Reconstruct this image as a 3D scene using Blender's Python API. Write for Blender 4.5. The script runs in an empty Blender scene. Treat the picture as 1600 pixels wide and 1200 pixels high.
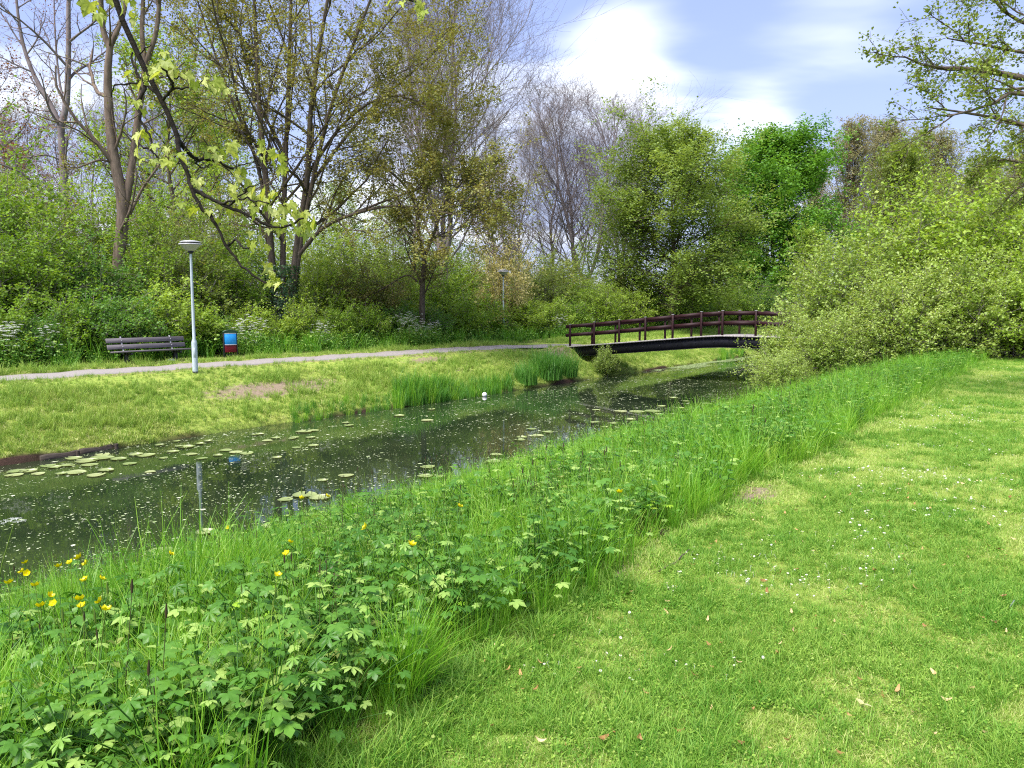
import bpy, bmesh, math
import numpy as np
from mathutils import Vector, Matrix

# ------------------------------------------------------------------ camera, sky, sun, exposure
scene = bpy.context.scene
C = scene.collection
F = 1232.0                       # focal length in photo pixels (photo 1600 x 1200)
PITCH = math.atan(120.0 / F)     # horizon lies 120 px above the middle
EYE = 1.65

cam_data = bpy.data.cameras.new('camera')
cam_data.sensor_width = 36.0
cam_data.lens = 36.0 * F / 1600.0
cam_data.clip_start = 0.05
cam_data.clip_end = 2000.0
cam = bpy.data.objects.new('camera', cam_data)
C.objects.link(cam)
cam.location = (0, 0, EYE)
cam.rotation_euler = (math.pi / 2 - PITCH, 0, 0)
scene.camera = cam

SUN_EL, SUN_AZ = math.radians(58), math.radians(-138)     # azimuth from +Y towards +X
SKY_STRENGTH = 0.1
world = bpy.data.worlds.new('World')
scene.world = world
world.use_nodes = True


def build_sky():
    nt = world.node_tree
    N, L = nt.nodes, nt.links
    N.clear()
    out = N.new('ShaderNodeOutputWorld')
    bg = N.new('ShaderNodeBackground')
    bg.inputs[1].default_value = SKY_STRENGTH
    sky = N.new('ShaderNodeTexSky')
    sky.sky_type = 'NISHITA'
    sky.sun_disc = False
    sky.sun_elevation = SUN_EL
    sky.sun_rotation = SUN_AZ
    sky.air_density = 1.0
    sky.dust_density = 1.2
    tc = N.new('ShaderNodeTexCoord')
    sep = N.new('ShaderNodeSeparateXYZ')
    L.new(tc.outputs['Generated'], sep.inputs[0])

    def M(op, a, b=None, clamp=False):
        n = N.new('ShaderNodeMath')
        n.operation = op
        n.use_clamp = clamp
        for i, v in enumerate((a, b)):
            if v is None:
                continue
            if isinstance(v, (int, float)):
                n.inputs[i].default_value = v
            else:
                L.new(v, n.inputs[i])
        return n.outputs[0]
    z = M('MAXIMUM', sep.outputs[2], 0.0)
    den = M('ADD', z, 0.16)
    cx = M('DIVIDE', sep.outputs[0], den)
    cy = M('DIVIDE', sep.outputs[1], den)
    comb = N.new('ShaderNodeCombineXYZ')
    L.new(cx, comb.inputs[0])
    L.new(cy, comb.inputs[1])
    n1 = N.new('ShaderNodeTexNoise')
    n1.inputs['Scale'].default_value = 0.85
    n1.inputs['Detail'].default_value = 5.0
    n1.inputs['Roughness'].default_value = 0.52
    n1.inputs['Distortion'].default_value = 0.35
    mp = N.new('ShaderNodeMapping')
    mp.inputs['Scale'].default_value = (0.75, 1.7, 1)
    mp.inputs['Rotation'].default_value = (0, 0, math.radians(-18))
    mp.inputs['Location'].default_value = (1.2, 4.3, 0)
    L.new(comb.outputs[0], mp.inputs[0])
    L.new(mp.outputs[0], n1.inputs['Vector'])
    val = n1.outputs['Fac']
    # the big bright banks of cloud the photograph shows
    for px, py, k, w in ((955, 65, 130.0, 0.30), (1310, 5, 90.0, 0.20), (1045, 135, 160.0, 0.17), (1090, 70, 130.0, -0.22), (1400, 115, 60.0, -0.16), (860, 25, 160.0, -0.16),
                         (640, 260, 22.0, 0.16), (60, 250, 20.0, 0.16), (1180, 175, 500.0, 0.15)):
        d = cam_ray(px, py).normalized()
        vm = N.new('ShaderNodeVectorMath')
        vm.operation = 'DOT_PRODUCT'
        vm.inputs[1].default_value = d
        L.new(tc.outputs['Generated'], vm.inputs[0])
        e = M('EXPONENT', M('MULTIPLY', M('SUBTRACT', vm.outputs['Value'], 1.0), k * 2.0))
        val = M('ADD', val, M('MULTIPLY', e, w))
    mr = N.new('ShaderNodeMapRange')
    mr.interpolation_type = 'SMOOTHSTEP'
    mr.inputs['From Min'].default_value = 0.48
    mr.inputs['From Max'].default_value = 0.90
    L.new(val, mr.inputs['Value'])
    # thin veil everywhere, denser towards the horizon
    veil = M('MULTIPLY', M('SUBTRACT', 1.0, z), 0.75)
    clear = N.new('ShaderNodeMix')
    clear.data_type = 'RGBA'
    L.new(veil, clear.inputs['Factor'])
    gain = N.new('ShaderNodeMix')
    gain.data_type = 'RGBA'
    gain.blend_type = 'MULTIPLY'
    gain.inputs['Factor'].default_value = 1.0
    L.new(sky.outputs[0], gain.inputs['A'])
    gain.inputs['B'].default_value = (1.15, 1.0, 1.2, 1)
    L.new(gain.outputs['Result'], clear.inputs['A'])
    clear.inputs['B'].default_value = (1.8, 2.25, 3.65, 1)
    mix = N.new('ShaderNodeMix')
    mix.data_type = 'RGBA'
    L.new(mr.outputs[0], mix.inputs['Factor'])
    L.new(clear.outputs['Result'], mix.inputs['A'])
    mix.inputs['B'].default_value = (6.6, 6.8, 7.0, 1)
    L.new(mix.outputs['Result'], bg.inputs[0])
    L.new(bg.outputs[0], out.inputs[0])


def cam_ray(px, py):
    """direction of the photo's pixel, from the camera, in the world"""
    v = Vector(((px - 800) / F, 0, 0))
    fw = Vector((0, math.cos(PITCH), -math.sin(PITCH)))
    up = Vector((0, math.sin(PITCH), math.cos(PITCH)))
    return v + fw + up * ((600 - py) / F)


build_sky()
sun_data = bpy.data.lights.new('sun', 'SUN')
sun_data.energy = 3.1
sun_data.angle = math.radians(35)
sun_data.color = (1.0, 0.965, 0.90)
sun = bpy.data.objects.new('sun', sun_data)
C.objects.link(sun)
sd = Vector((math.sin(SUN_AZ) * math.cos(SUN_EL), math.cos(SUN_AZ) * math.cos(SUN_EL), math.sin(SUN_EL)))
sun.rotation_euler = sd.to_track_quat('Z', 'Y').to_euler()
sun.location = (0, 0, 60)

scene.view_settings.view_transform = 'Standard'
scene.view_settings.look = 'None'
scene.view_settings.gamma = 1.0
scene.view_settings.exposure = 1.42
scene.view_settings.use_curve_mapping = False
scene.cycles.pixel_filter_type = 'BLACKMAN_HARRIS'
scene.cycles.filter_width = 1.15
scene.cycles.use_denoising = False
scene.cycles.max_bounces = 7
scene.cycles.diffuse_bounces = 3
scene.cycles.glossy_bounces = 3
scene.cycles.transmission_bounces = 4
scene.cycles.transparent_max_bounces = 8
scene.cycles.caustics_reflective = False
scene.cycles.caustics_refractive = False

# ------------------------------------------------------------------ the lie of the land
UX, UY = 0.585, 0.811            # along the canal (s); across it, away from the camera: t
WATER = -1.5


def st(x, y):
    return UX * x + UY * y, -UY * x + UX * y


def xy(s, t):
    return UX * s - UY * t, UY * s + UX * t


def lerp_profile(t, xs, zs):
    return np.interp(t, xs, zs)


def smooth(a, b, x):
    k = np.clip((x - a) / (b - a), 0, 1)
    return k * k * (3 - 2 * k)


def wob(s, k=1.0, ph=0.0):
    return np.sin(s * 0.63 * k + ph) * 0.5 + np.sin(s * 1.47 * k + 1.3 + ph * 2) * 0.3 + np.sin(s * 3.31 * k + 0.4 + ph) * 0.2


def ground_z(x, y):
    x = np.asarray(x, float)
    y = np.asarray(y, float)
    s, t = st(x, y)
    fe = 0.16 * wob(s, 1.0)                # far water's edge wanders
    ne = 0.22 * wob(s, 0.8, 2.0)
    tt = np.where(t > 13, t - fe * (1 - smooth(18.5, 20.5, t)), t - ne * smooth(5.0, 7.5, t))
    z = lerp_profile(tt, [-400, -12, 2.2, 4.2, 6.2, 8.2, 8.75, 9.6, 16.4, 17.40, 17.50, 17.75, 19.3, 20.8, 21.2, 24.5, 30, 400],
                     [0.0, 0.05, 0.0, -0.22, -0.78, -1.38, -1.56, -2.2, -2.2, -1.60, -1.40, -1.25, -0.66, -0.19, -0.15, -0.12, 0.05, 0.1])
    land = (tt < 8.0) | (tt > 17.8)
    z = z + np.where(land, 0.018 * np.sin(x * 1.7 + 0.4) * np.sin(y * 1.31) + 0.012 * np.sin(x * 4.1 + y * 2.3), 0)
    # banks raised to carry the two ends of the bridge
    k = smooth(2.9, 1.5, np.abs(s - 32.9)) * smooth(18.9, 19.75, t) * smooth(26, 22, t)
    z = z * (1 - k) + (-0.20) * k
    k = smooth(3.4, 1.6, np.abs(s - 32.9)) * smooth(7.6, 6.6, t) * smooth(-4, 2, t)
    z = z * (1 - k) + 0.0 * k
    return z


def gz(x, y):
    return float(ground_z(x, y))


def at(px, py, Y):
    d = cam_ray(px, py)
    k = Y / d.y
    return Vector((d.x * k, Y, EYE + d.z * k))


def on_z(px, py, z):
    d = cam_ray(px, py)
    k = (z - EYE) / d.z
    return Vector((d.x * k, d.y * k, z))


def on_ground(px, py, h=0.0):
    """first point along the pixel's ray that lies h above the ground"""
    d = cam_ray(px, py)
    k = np.linspace(1.5, 90, 6000)
    X, Y, Z = d.x * k, d.y * k, EYE + d.z * k
    below = np.nonzero(Z < ground_z(X, Y) + h)[0]
    i = below[0] if len(below) else len(k) - 1
    return Vector((X[i], Y[i], Z[i]))


def at_t(px, t):
    """x, y of the vertical plane through pixel column px where the canal offset is t"""
    q = (px - 800) / F / math.cos(PITCH)
    Y = t / (UX - UY * q)
    return q * Y, Y


# ------------------------------------------------------------------ materials
MATS = {}


def new_mat(name):
    m = bpy.data.materials.new(name)
    m.use_nodes = True
    nt = m.node_tree
    nt.nodes.clear()
    out = nt.nodes.new('ShaderNodeOutputMaterial')
    return m, nt.nodes, nt.links, out


def ramp(N, stops):
    r = N.new('ShaderNodeValToRGB')
    els = r.color_ramp.elements
    while len(els) < len(stops):
        els.new(0.5)
    for e, (p, c) in zip(els, stops):
        e.position = p
        e.color = (*c, 1)
    return r


def leaf_mat(name, c1, c2, c3=None, trans=0.4, rough=0.5, spec=0.25, tcol=None, patch=0.0):
    """leaves: colour differs from leaf to leaf (attribute rnd); light passes through them"""
    m, N, L, out = new_mat(name)
    at_ = N.new('ShaderNodeAttribute')
    at_.attribute_name = 'rnd'
    stops = [(0.0, c1), (1.0, c2)] if c3 is None else [(0.0, c1), (0.62, c2), (1.0, c3)]
    r = ramp(N, stops)
    fac = at_.outputs['Fac']
    oi = N.new('ShaderNodeObjectInfo')
    mth = N.new('ShaderNodeMath')
    mth.operation = 'MULTIPLY_ADD'
    L.new(oi.outputs['Random'], mth.inputs[0])
    mth.inputs[1].default_value = 0.24
    mth.inputs[2].default_value = -0.12
    ad = N.new('ShaderNodeMath')
    ad.operation = 'ADD'
    L.new(fac, ad.inputs[0])
    L.new(mth.outputs[0], ad.inputs[1])
    fac = ad.outputs[0]
    if patch:
        geo = N.new('ShaderNodeNewGeometry')
        no = N.new('ShaderNodeTexNoise')
        no.inputs['Scale'].default_value = 0.9
        no.inputs['Detail'].default_value = 3
        L.new(geo.outputs['Position'], no.inputs['Vector'])
        mm = N.new('ShaderNodeMath')
        mm.operation = 'MULTIPLY_ADD'
        L.new(no.outputs['Fac'], mm.inputs[0])
        mm.inputs[1].default_value = patch * 2
        mm.inputs[2].default_value = -patch
        a2 = N.new('ShaderNodeMath')
        a2.operation = 'ADD'
        L.new(fac, a2.inputs[0])
        L.new(mm.outputs[0], a2.inputs[1])
        fac = a2.outputs[0]
    L.new(fac, r.inputs[0])
    p = N.new('ShaderNodeBsdfPrincipled')
    p.inputs['Roughness'].default_value = rough
    p.inputs['Specular IOR Level'].default_value = spec
    L.new(r.outputs[0], p.inputs['Base Color'])
    t = N.new('ShaderNodeBsdfTranslucent')
    g = N.new('ShaderNodeMix')
    g.data_type = 'RGBA'
    g.blend_type = 'MULTIPLY'
    g.inputs['Factor'].default_value = 1.0
    L.new(r.outputs[0], g.inputs['A'])
    g.inputs['B'].default_value = (*(tcol or (1.35, 1.25, 0.6)), 1)
    L.new(g.outputs['Result'], t.inputs['Color'])
    mx = N.new('ShaderNodeMixShader')
    mx.inputs[0].default_value = trans
    L.new(p.outputs[0], mx.inputs[1])
    L.new(t.outputs[0], mx.inputs[2])
    L.new(mx.outputs[0], out.inputs[0])
    MATS[name] = m
    return m


def surf_mat(name, c1, c2, scale=8.0, rough=0.8, spec=0.2, bump=0.0, stretch=(1, 1, 1), metallic=0.0, detail=5.0, lo=0.3, hi=0.7):
    """solid surfaces: two tones of the thing's own colour broken up by noise, with fine relief"""
    m, N, L, out = new_mat(name)
    tc = N.new('ShaderNodeTexCoord')
    mp = N.new('ShaderNodeMapping')
    mp.inputs['Scale'].default_value = stretch
    L.new(tc.outputs['Object'], mp.inputs[0])
    no = N.new('ShaderNodeTexNoise')
    no.inputs['Scale'].default_value = scale
    no.inputs['Detail'].default_value = detail
    no.inputs['Roughness'].default_value = 0.6
    L.new(mp.outputs[0], no.inputs['Vector'])
    r = ramp(N, [(lo, c1), (hi, c2)])
    L.new(no.outputs['Fac'], r.inputs[0])
    p = N.new('ShaderNodeBsdfPrincipled')
    p.inputs['Roughness'].default_value = rough
    p.inputs['Specular IOR Level'].default_value = spec
    p.inputs['Metallic'].default_value = metallic
    L.new(r.outputs[0], p.inputs['Base Color'])
    if bump:
        b = N.new('ShaderNodeBump')
        b.inputs['Strength'].default_value = bump
        b.inputs['Distance'].default_value = 0.02
        L.new(no.outputs['Fac'], b.inputs['Height'])
        L.new(b.outputs[0], p.inputs['Normal'])
    L.new(p.outputs[0], out.inputs[0])
    MATS[name] = m
    return m


# foliage colours
leaf_mat('shrub_mid', (0.10, 0.20, 0.018), (0.22, 0.37, 0.04), (0.40, 0.52, 0.095))
leaf_mat('shrub_light', (0.17, 0.29, 0.03), (0.31, 0.45, 0.06), (0.49, 0.60, 0.15))
leaf_mat('shrub_dark', (0.055, 0.15, 0.022), (0.13, 0.28, 0.045), (0.29, 0.43, 0.10))
leaf_mat('shrub_olive', (0.14, 0.21, 0.035), (0.24, 0.32, 0.065), (0.37, 0.42, 0.12))
leaf_mat('shrub_pale', (0.19, 0.30, 0.05), (0.34, 0.46, 0.10), (0.54, 0.63, 0.23), trans=0.38, rough=0.42, spec=0.35)
leaf_mat('shrub_yellow', (0.46, 0.42, 0.13), (0.60, 0.55, 0.22), (0.70, 0.67, 0.36), tcol=(1.1, 1.05, 0.8))
leaf_mat('leaf_maple', (0.08, 0.21, 0.025), (0.16, 0.34, 0.045), (0.28, 0.47, 0.08))
leaf_mat('leaf_hornbeam', (0.15, 0.24, 0.045), (0.24, 0.34, 0.075), (0.36, 0.46, 0.13))
leaf_mat('leaf_bronze', (0.17, 0.14, 0.05), (0.25, 0.26, 0.075), (0.33, 0.40, 0.11), tcol=(1.3, 1.15, 0.6))
leaf_mat('leaf_copper', (0.13, 0.05, 0.018), (0.24, 0.11, 0.035), (0.33, 0.2, 0.07), tcol=(1.35, 1.0, 0.5))
leaf_mat('leaf_poplar', (0.30, 0.22, 0.15), (0.31, 0.30, 0.15), (0.36, 0.42, 0.17), tcol=(1.15, 1.1, 0.8))
leaf_mat('leaf_lime', (0.16, 0.30, 0.03), (0.26, 0.42, 0.05), (0.36, 0.5, 0.1))
leaf_mat('leaf_right', (0.12, 0.18, 0.035), (0.22, 0.29, 0.06), (0.33, 0.37, 0.12))
leaf_mat('leaf_sycamore', (0.24, 0.32, 0.04), (0.40, 0.46, 0.08), (0.50, 0.54, 0.18), trans=0.42, tcol=(1.25, 1.2, 0.6), rough=0.45, spec=0.3)
leaf_mat('ivy', (0.02, 0.055, 0.012), (0.04, 0.10, 0.02), (0.09, 0.17, 0.05), trans=0.15, rough=0.35, spec=0.5)
# grasses and herbs
leaf_mat('lawn_grass', (0.085, 0.26, 0.022), (0.31, 0.46, 0.07), (0.60, 0.62, 0.24), trans=0.36, patch=0.25, tcol=(1.15, 1.15, 0.75))
leaf_mat('meadow_grass', (0.085, 0.27, 0.016), (0.20, 0.43, 0.03), (0.42, 0.60, 0.085), trans=0.42, patch=0.25, rough=0.4, spec=0.35, tcol=(1.2, 1.2, 0.7))
leaf_mat('bank_grass', (0.17, 0.32, 0.035), (0.37, 0.48, 0.095), (0.58, 0.57, 0.24), trans=0.3, patch=0.42, tcol=(1.1, 1.1, 0.8))
leaf_mat('reed_leaf', (0.05, 0.17, 0.022), (0.11, 0.30, 0.04), (0.22, 0.44, 0.09), trans=0.35, rough=0.4, spec=0.35)
leaf_mat('herb_leaf', (0.05, 0.165, 0.016), (0.14, 0.31, 0.038), (0.36, 0.52, 0.12), trans=0.36, rough=0.42, spec=0.35, patch=0.2)
leaf_mat('herb_fresh', (0.22, 0.44, 0.02), (0.32, 0.55, 0.03), (0.42, 0.62, 0.06), trans=0.42, rough=0.4, spec=0.35)
leaf_mat('stem_green', (0.10, 0.16, 0.025), (0.17, 0.26, 0.04), trans=0.1)
leaf_mat('stem_dark', (0.05, 0.035, 0.02), (0.08, 0.09, 0.03), trans=0.05)
leaf_mat('petal_white', (0.72, 0.74, 0.68), (0.85, 0.86, 0.82), trans=0.3, tcol=(1, 1, 1))
leaf_mat('petal_yellow', (0.72, 0.63, 0.0), (0.80, 0.72, 0.01), trans=0.25, tcol=(1, 1.0, 0.3), rough=0.3, spec=0.5)
leaf_mat('duckweed', (0.18, 0.25, 0.09), (0.36, 0.42, 0.21), (0.58, 0.62, 0.42), trans=0.0, rough=0.5)
leaf_mat('lily_leaf', (0.17, 0.24, 0.07), (0.27, 0.32, 0.12), (0.38, 0.41, 0.19), trans=0.08, rough=0.32, spec=0.5, patch=0.3)
leaf_mat('litter', (0.22, 0.11, 0.035), (0.48, 0.29, 0.12), (0.62, 0.46, 0.26), trans=0.1)
# woods and things
surf_mat('bark_grey', (0.085, 0.066, 0.05), (0.22, 0.17, 0.13), 9, 0.9, 0.1, 0.9, (1, 1, 0.22))
surf_mat('bark_dark', (0.05, 0.04, 0.032), (0.14, 0.112, 0.085), 8, 0.9, 0.1, 0.9, (1, 1, 0.25))
surf_mat('bark_black', (0.008, 0.007, 0.005), (0.03, 0.024, 0.018), 30, 0.85, 0.15, 0.6)
surf_mat('bark_twig', (0.15, 0.12, 0.115), (0.27, 0.235, 0.23), 3, 0.9, 0.1)
surf_mat('bridge_wood', (0.012, 0.004, 0.005), (0.034, 0.010, 0.012), 14, 0.6, 0.25, 0.25, (0.25, 3, 3))
surf_mat('bridge_steel', (0.006, 0.006, 0.009), (0.014, 0.014, 0.02), 5, 0.5, 0.3, 0.1)
surf_mat('bridge_deck', (0.26, 0.24, 0.225), (0.38, 0.36, 0.34), 6, 0.85, 0.15, 0.3, (4, 0.4, 1))
surf_mat('bench_wood', (0.08, 0.070, 0.075), (0.18, 0.162, 0.168), 10, 0.7, 0.25, 0.3, (0.15, 3, 3))
surf_mat('dark_metal', (0.008, 0.009, 0.012), (0.02, 0.022, 0.028), 10, 0.5, 0.4, 0.1)
surf_mat('light_metal', (0.34, 0.34, 0.34), (0.46, 0.46, 0.46), 10, 0.4, 0.5)
surf_mat('bin_blue', (0.004, 0.20, 0.52), (0.02, 0.28, 0.64), 9, 0.4, 0.4)
surf_mat('bin_red', (0.14, 0.004, 0.016), (0.20, 0.008, 0.026), 12, 0.5, 0.35)
surf_mat('bin_lid', (0.012, 0.045, 0.016), (0.03, 0.09, 0.035), 10, 0.35, 0.5)
surf_mat('lamp_pole', (0.36, 0.42, 0.45), (0.46, 0.52, 0.55), 14, 0.5, 0.4, 0.05)
surf_mat('lamp_bowl', (0.36, 0.35, 0.34), (0.44, 0.43, 0.42), 6, 0.3, 0.5)
surf_mat('concrete', (0.24, 0.22, 0.20), (0.40, 0.37, 0.34), 7, 0.9, 0.1, 0.4)
surf_mat('asphalt', (0.21, 0.19, 0.175), (0.32, 0.295, 0.275), 16, 0.95, 0.1, 0.4)
surf_mat('wet_wood', (0.03, 0.023, 0.018), (0.10, 0.08, 0.064), 6, 0.8, 0.2, 0.6, (0.4, 2, 4))
surf_mat('soil', (0.11, 0.075, 0.048), (0.34, 0.25, 0.18), 26, 1.0, 0.05, 1.0)
surf_mat('hole_soil', (0.02, 0.013, 0.009), (0.06, 0.04, 0.028), 30, 1.0, 0.05, 1.0)
surf_mat('ball_white', (0.72, 0.72, 0.72), (0.82, 0.82, 0.82), 5, 0.4, 0.4)
surf_mat('stone', (0.45, 0.43, 0.40), (0.66, 0.64, 0.60), 20, 0.9, 0.1, 0.4)

# ------------------------------------------------------------------ mesh helpers
def nrm(v):
    return v / np.maximum(np.linalg.norm(v, axis=-1, keepdims=True), 1e-9)


class Geo:
    """collects vertices, faces of 3 and 4 corners and one rnd value per vertex; builds ONE mesh"""

    def __init__(self):
        self.v, self.q, self.t, self.r, self.n = [], [], [], [], 0

    def add(self, v, quads=None, tris=None, rnd=0.5):
        v = np.asarray(v, float).reshape(-1, 3)
        if quads is not None and len(quads):
            self.q.append(np.asarray(quads, np.int64).reshape(-1, 4) + self.n)
        if tris is not None and len(tris):
            self.t.append(np.asarray(tris, np.int64).reshape(-1, 3) + self.n)
        r = np.asarray(rnd, float)
        self.r.append(np.full(len(v), float(r)) if r.ndim == 0 else r.reshape(-1))
        self.v.append(v)
        self.n += len(v)

    def box(self, lo, hi, rnd=0.5, M=None):
        (a, b, c), (d, e, f) = lo, hi
        v = np.array([(a, b, c), (d, b, c), (d, e, c), (a, e, c), (a, b, f), (d, b, f), (d, e, f), (a, e, f)], float)
        if M is not None:
            v = v @ np.array(M.to_3x3()).T + np.array(M.translation)
        self.add(v, [(0, 3, 2, 1), (4, 5, 6, 7), (0, 1, 5, 4), (1, 2, 6, 5), (2, 3, 7, 6), (3, 0, 4, 7)], rnd=rnd)

    def bbox(self, lo, hi, b=0.006):
        """box with chamfered edges"""
        lo, hi = np.array(lo, float), np.array(hi, float)
        b = min(b, (hi - lo).min() * 0.3)
        bm = bmesh.new()
        bmesh.ops.create_cube(bm, size=1.0)
        for v in bm.verts:
            v.co = Vector([(lo[i] + hi[i]) / 2 + v.co[i] * (hi[i] - lo[i]) for i in range(3)])
        bmesh.ops.bevel(bm, geom=bm.edges[:], offset=b, segments=1, affect='EDGES')
        bm.verts.index_update()
        vs = [v.co[:] for v in bm.verts]
        q = [[v.index for v in f.verts] for f in bm.faces if len(f.verts) == 4]
        t = [[v.index for v in f.verts] for f in bm.faces if len(f.verts) == 3]
        bm.free()
        self.add(vs, q, t)

    def lathe(self, prof, k=24, origin=(0, 0, 0)):
        prof = np.array(prof, float)
        a = np.arange(k) * 2 * np.pi / k
        v = np.stack([prof[:, None, 0] * np.cos(a), prof[:, None, 0] * np.sin(a), np.broadcast_to(prof[:, None, 1], (len(prof), k))], -1)
        i, j = np.meshgrid(np.arange(len(prof) - 1), np.arange(k), indexing='ij')
        q = np.stack([i * k + j, i * k + (j + 1) % k, (i + 1) * k + (j + 1) % k, (i + 1) * k + j], -1).reshape(-1, 4)
        self.add(v.reshape(-1, 3) + np.array(origin), q)

    def tubes(self, P, R, k=6, rnd=0.5, cap=False):
        """P (N,K,3) polylines of radii R (N,K)"""
        P = np.asarray(P, float)
        R = np.asarray(R, float)
        if P.ndim == 2:
            P, R = P[None], R[None]
        Nn, K = P.shape[:2]
        if Nn == 0:
            return
        T = nrm(np.gradient(P, axis=1))
        mt = nrm(P[:, -1] - P[:, 0])
        ref = np.where(np.abs(mt[:, 2:3]) > 0.8, np.array([[1.0, 0.13, 0]]), np.array([[0.1, 0.05, 1.0]]))
        A = nrm(np.cross(T, ref[:, None, :]))
        B = np.cross(T, A)
        ang = np.arange(k) * 2 * np.pi / k
        ring = A[:, :, None, :] * np.cos(ang)[None, None, :, None] + B[:, :, None, :] * np.sin(ang)[None, None, :, None]
        V = P[:, :, None, :] + ring * R[:, :, None, None]
        n, i, j = np.meshgrid(np.arange(Nn), np.arange(K - 1), np.arange(k), indexing='ij')
        b = n * K * k
        q = np.stack([b + i * k + j, b + i * k + (j + 1) % k, b + (i + 1) * k + (j + 1) % k, b + (i + 1) * k + j], -1).reshape(-1, 4)
        r = np.asarray(rnd, float)
        rr = np.full(Nn * K * k, float(r)) if r.ndim == 0 else np.repeat(r, K * k)
        self.add(V.reshape(-1, 3), q, rnd=rr)

    def leaves(self, c, n, d, L, W, rnd, fold=0.18):
        """one folded kite per leaf: centre c, normal n, direction d (all (N,3)), length L, width W"""
        N_ = len(c)
        if N_ == 0:
            return
        a = nrm(d - n * (d * n).sum(-1, keepdims=True))
        b = np.cross(n, a)
        L = np.broadcast_to(L, (N_,))[:, None]
        W = np.broadcast_to(W, (N_,))[:, None]
        v = np.stack([c - a * L * 0.5, c + a * L * 0.08 + b * W * 0.5 + n * W * fold, c + a * L * 0.5, c + a * L * 0.08 - b * W * 0.5 + n * W * fold], 1)
        q = np.arange(N_ * 4).reshape(-1, 4)
        self.add(v.reshape(-1, 3), q, rnd=np.repeat(rnd, 4))

    def mesh(self, name, mat, smooth_=False):
        me = bpy.data.meshes.new(name)
        v = np.concatenate(self.v) if self.v else np.zeros((0, 3))
        q = np.concatenate(self.q) if self.q else np.zeros((0, 4), np.int64)
        t = np.concatenate(self.t) if self.t else np.zeros((0, 3), np.int64)
        me.vertices.add(len(v))
        me.vertices.foreach_set('co', v.astype(np.float32).ravel())
        me.loops.add(q.size + t.size)
        me.loops.foreach_set('vertex_index', np.concatenate([q.ravel(), t.ravel()]).astype(np.int32))
        me.polygons.add(len(q) + len(t))
        st_ = np.concatenate([np.arange(len(q)) * 4, q.size + np.arange(len(t)) * 3]).astype(np.int32)
        me.polygons.foreach_set('loop_start', st_)
        if smooth_:
            me.polygons.foreach_set('use_smooth', np.ones(len(q) + len(t), bool))
        me.update(calc_edges=True)
        a = me.attributes.new('rnd', 'FLOAT', 'POINT')
        a.data.foreach_set('value', np.concatenate(self.r).astype(np.float32) if self.r else np.zeros(0, np.float32))
        me.materials.append(MATS[mat] if isinstance(mat, str) else mat)
        return me

    def obj(self, name, mat, parent=None, smooth_=False, **props):
        o = bpy.data.objects.new(name, self.mesh(name, mat, smooth_))
        C.objects.link(o)
        if parent is not None:
            o.parent = parent
        for k, v in props.items():
            o[k] = v
        return o


def thing(name, label, cat, loc=(0, 0, 0), rotz=0.0, scale=1.0, group=None):
    o = bpy.data.objects.new(name, None)
    o.empty_display_size = 0.2
    C.objects.link(o)
    o.location = loc
    o.rotation_euler = (0, 0, rotz)
    o.scale = (scale,) * 3 if isinstance(scale, (int, float)) else scale
    o['label'] = label
    o['category'] = cat
    if group:
        o['group'] = group
    return o


def part(name, mesh, parent, **props):
    o = bpy.data.objects.new(name, mesh)
    C.objects.link(o)
    o.parent = parent
    for k, v in props.items():
        o[k] = v
    return o


def dup(root, loc, rotz=None, scale=None, label=None, group=None):
    r = root.copy()
    C.objects.link(r)
    r.location = loc
    if rotz is not None:
        r.rotation_euler = (0, 0, rotz)
    if scale is not None:
        r.scale = (scale,) * 3 if isinstance(scale, (int, float)) else scale
    if label:
        r['label'] = label
    if group:
        r['group'] = group
    for ch in root.children:
        c = ch.copy()
        C.objects.link(c)
        c.parent = r
        for g in ch.children:
            d = g.copy()
            C.objects.link(d)
            d.parent = c
    return r


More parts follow.
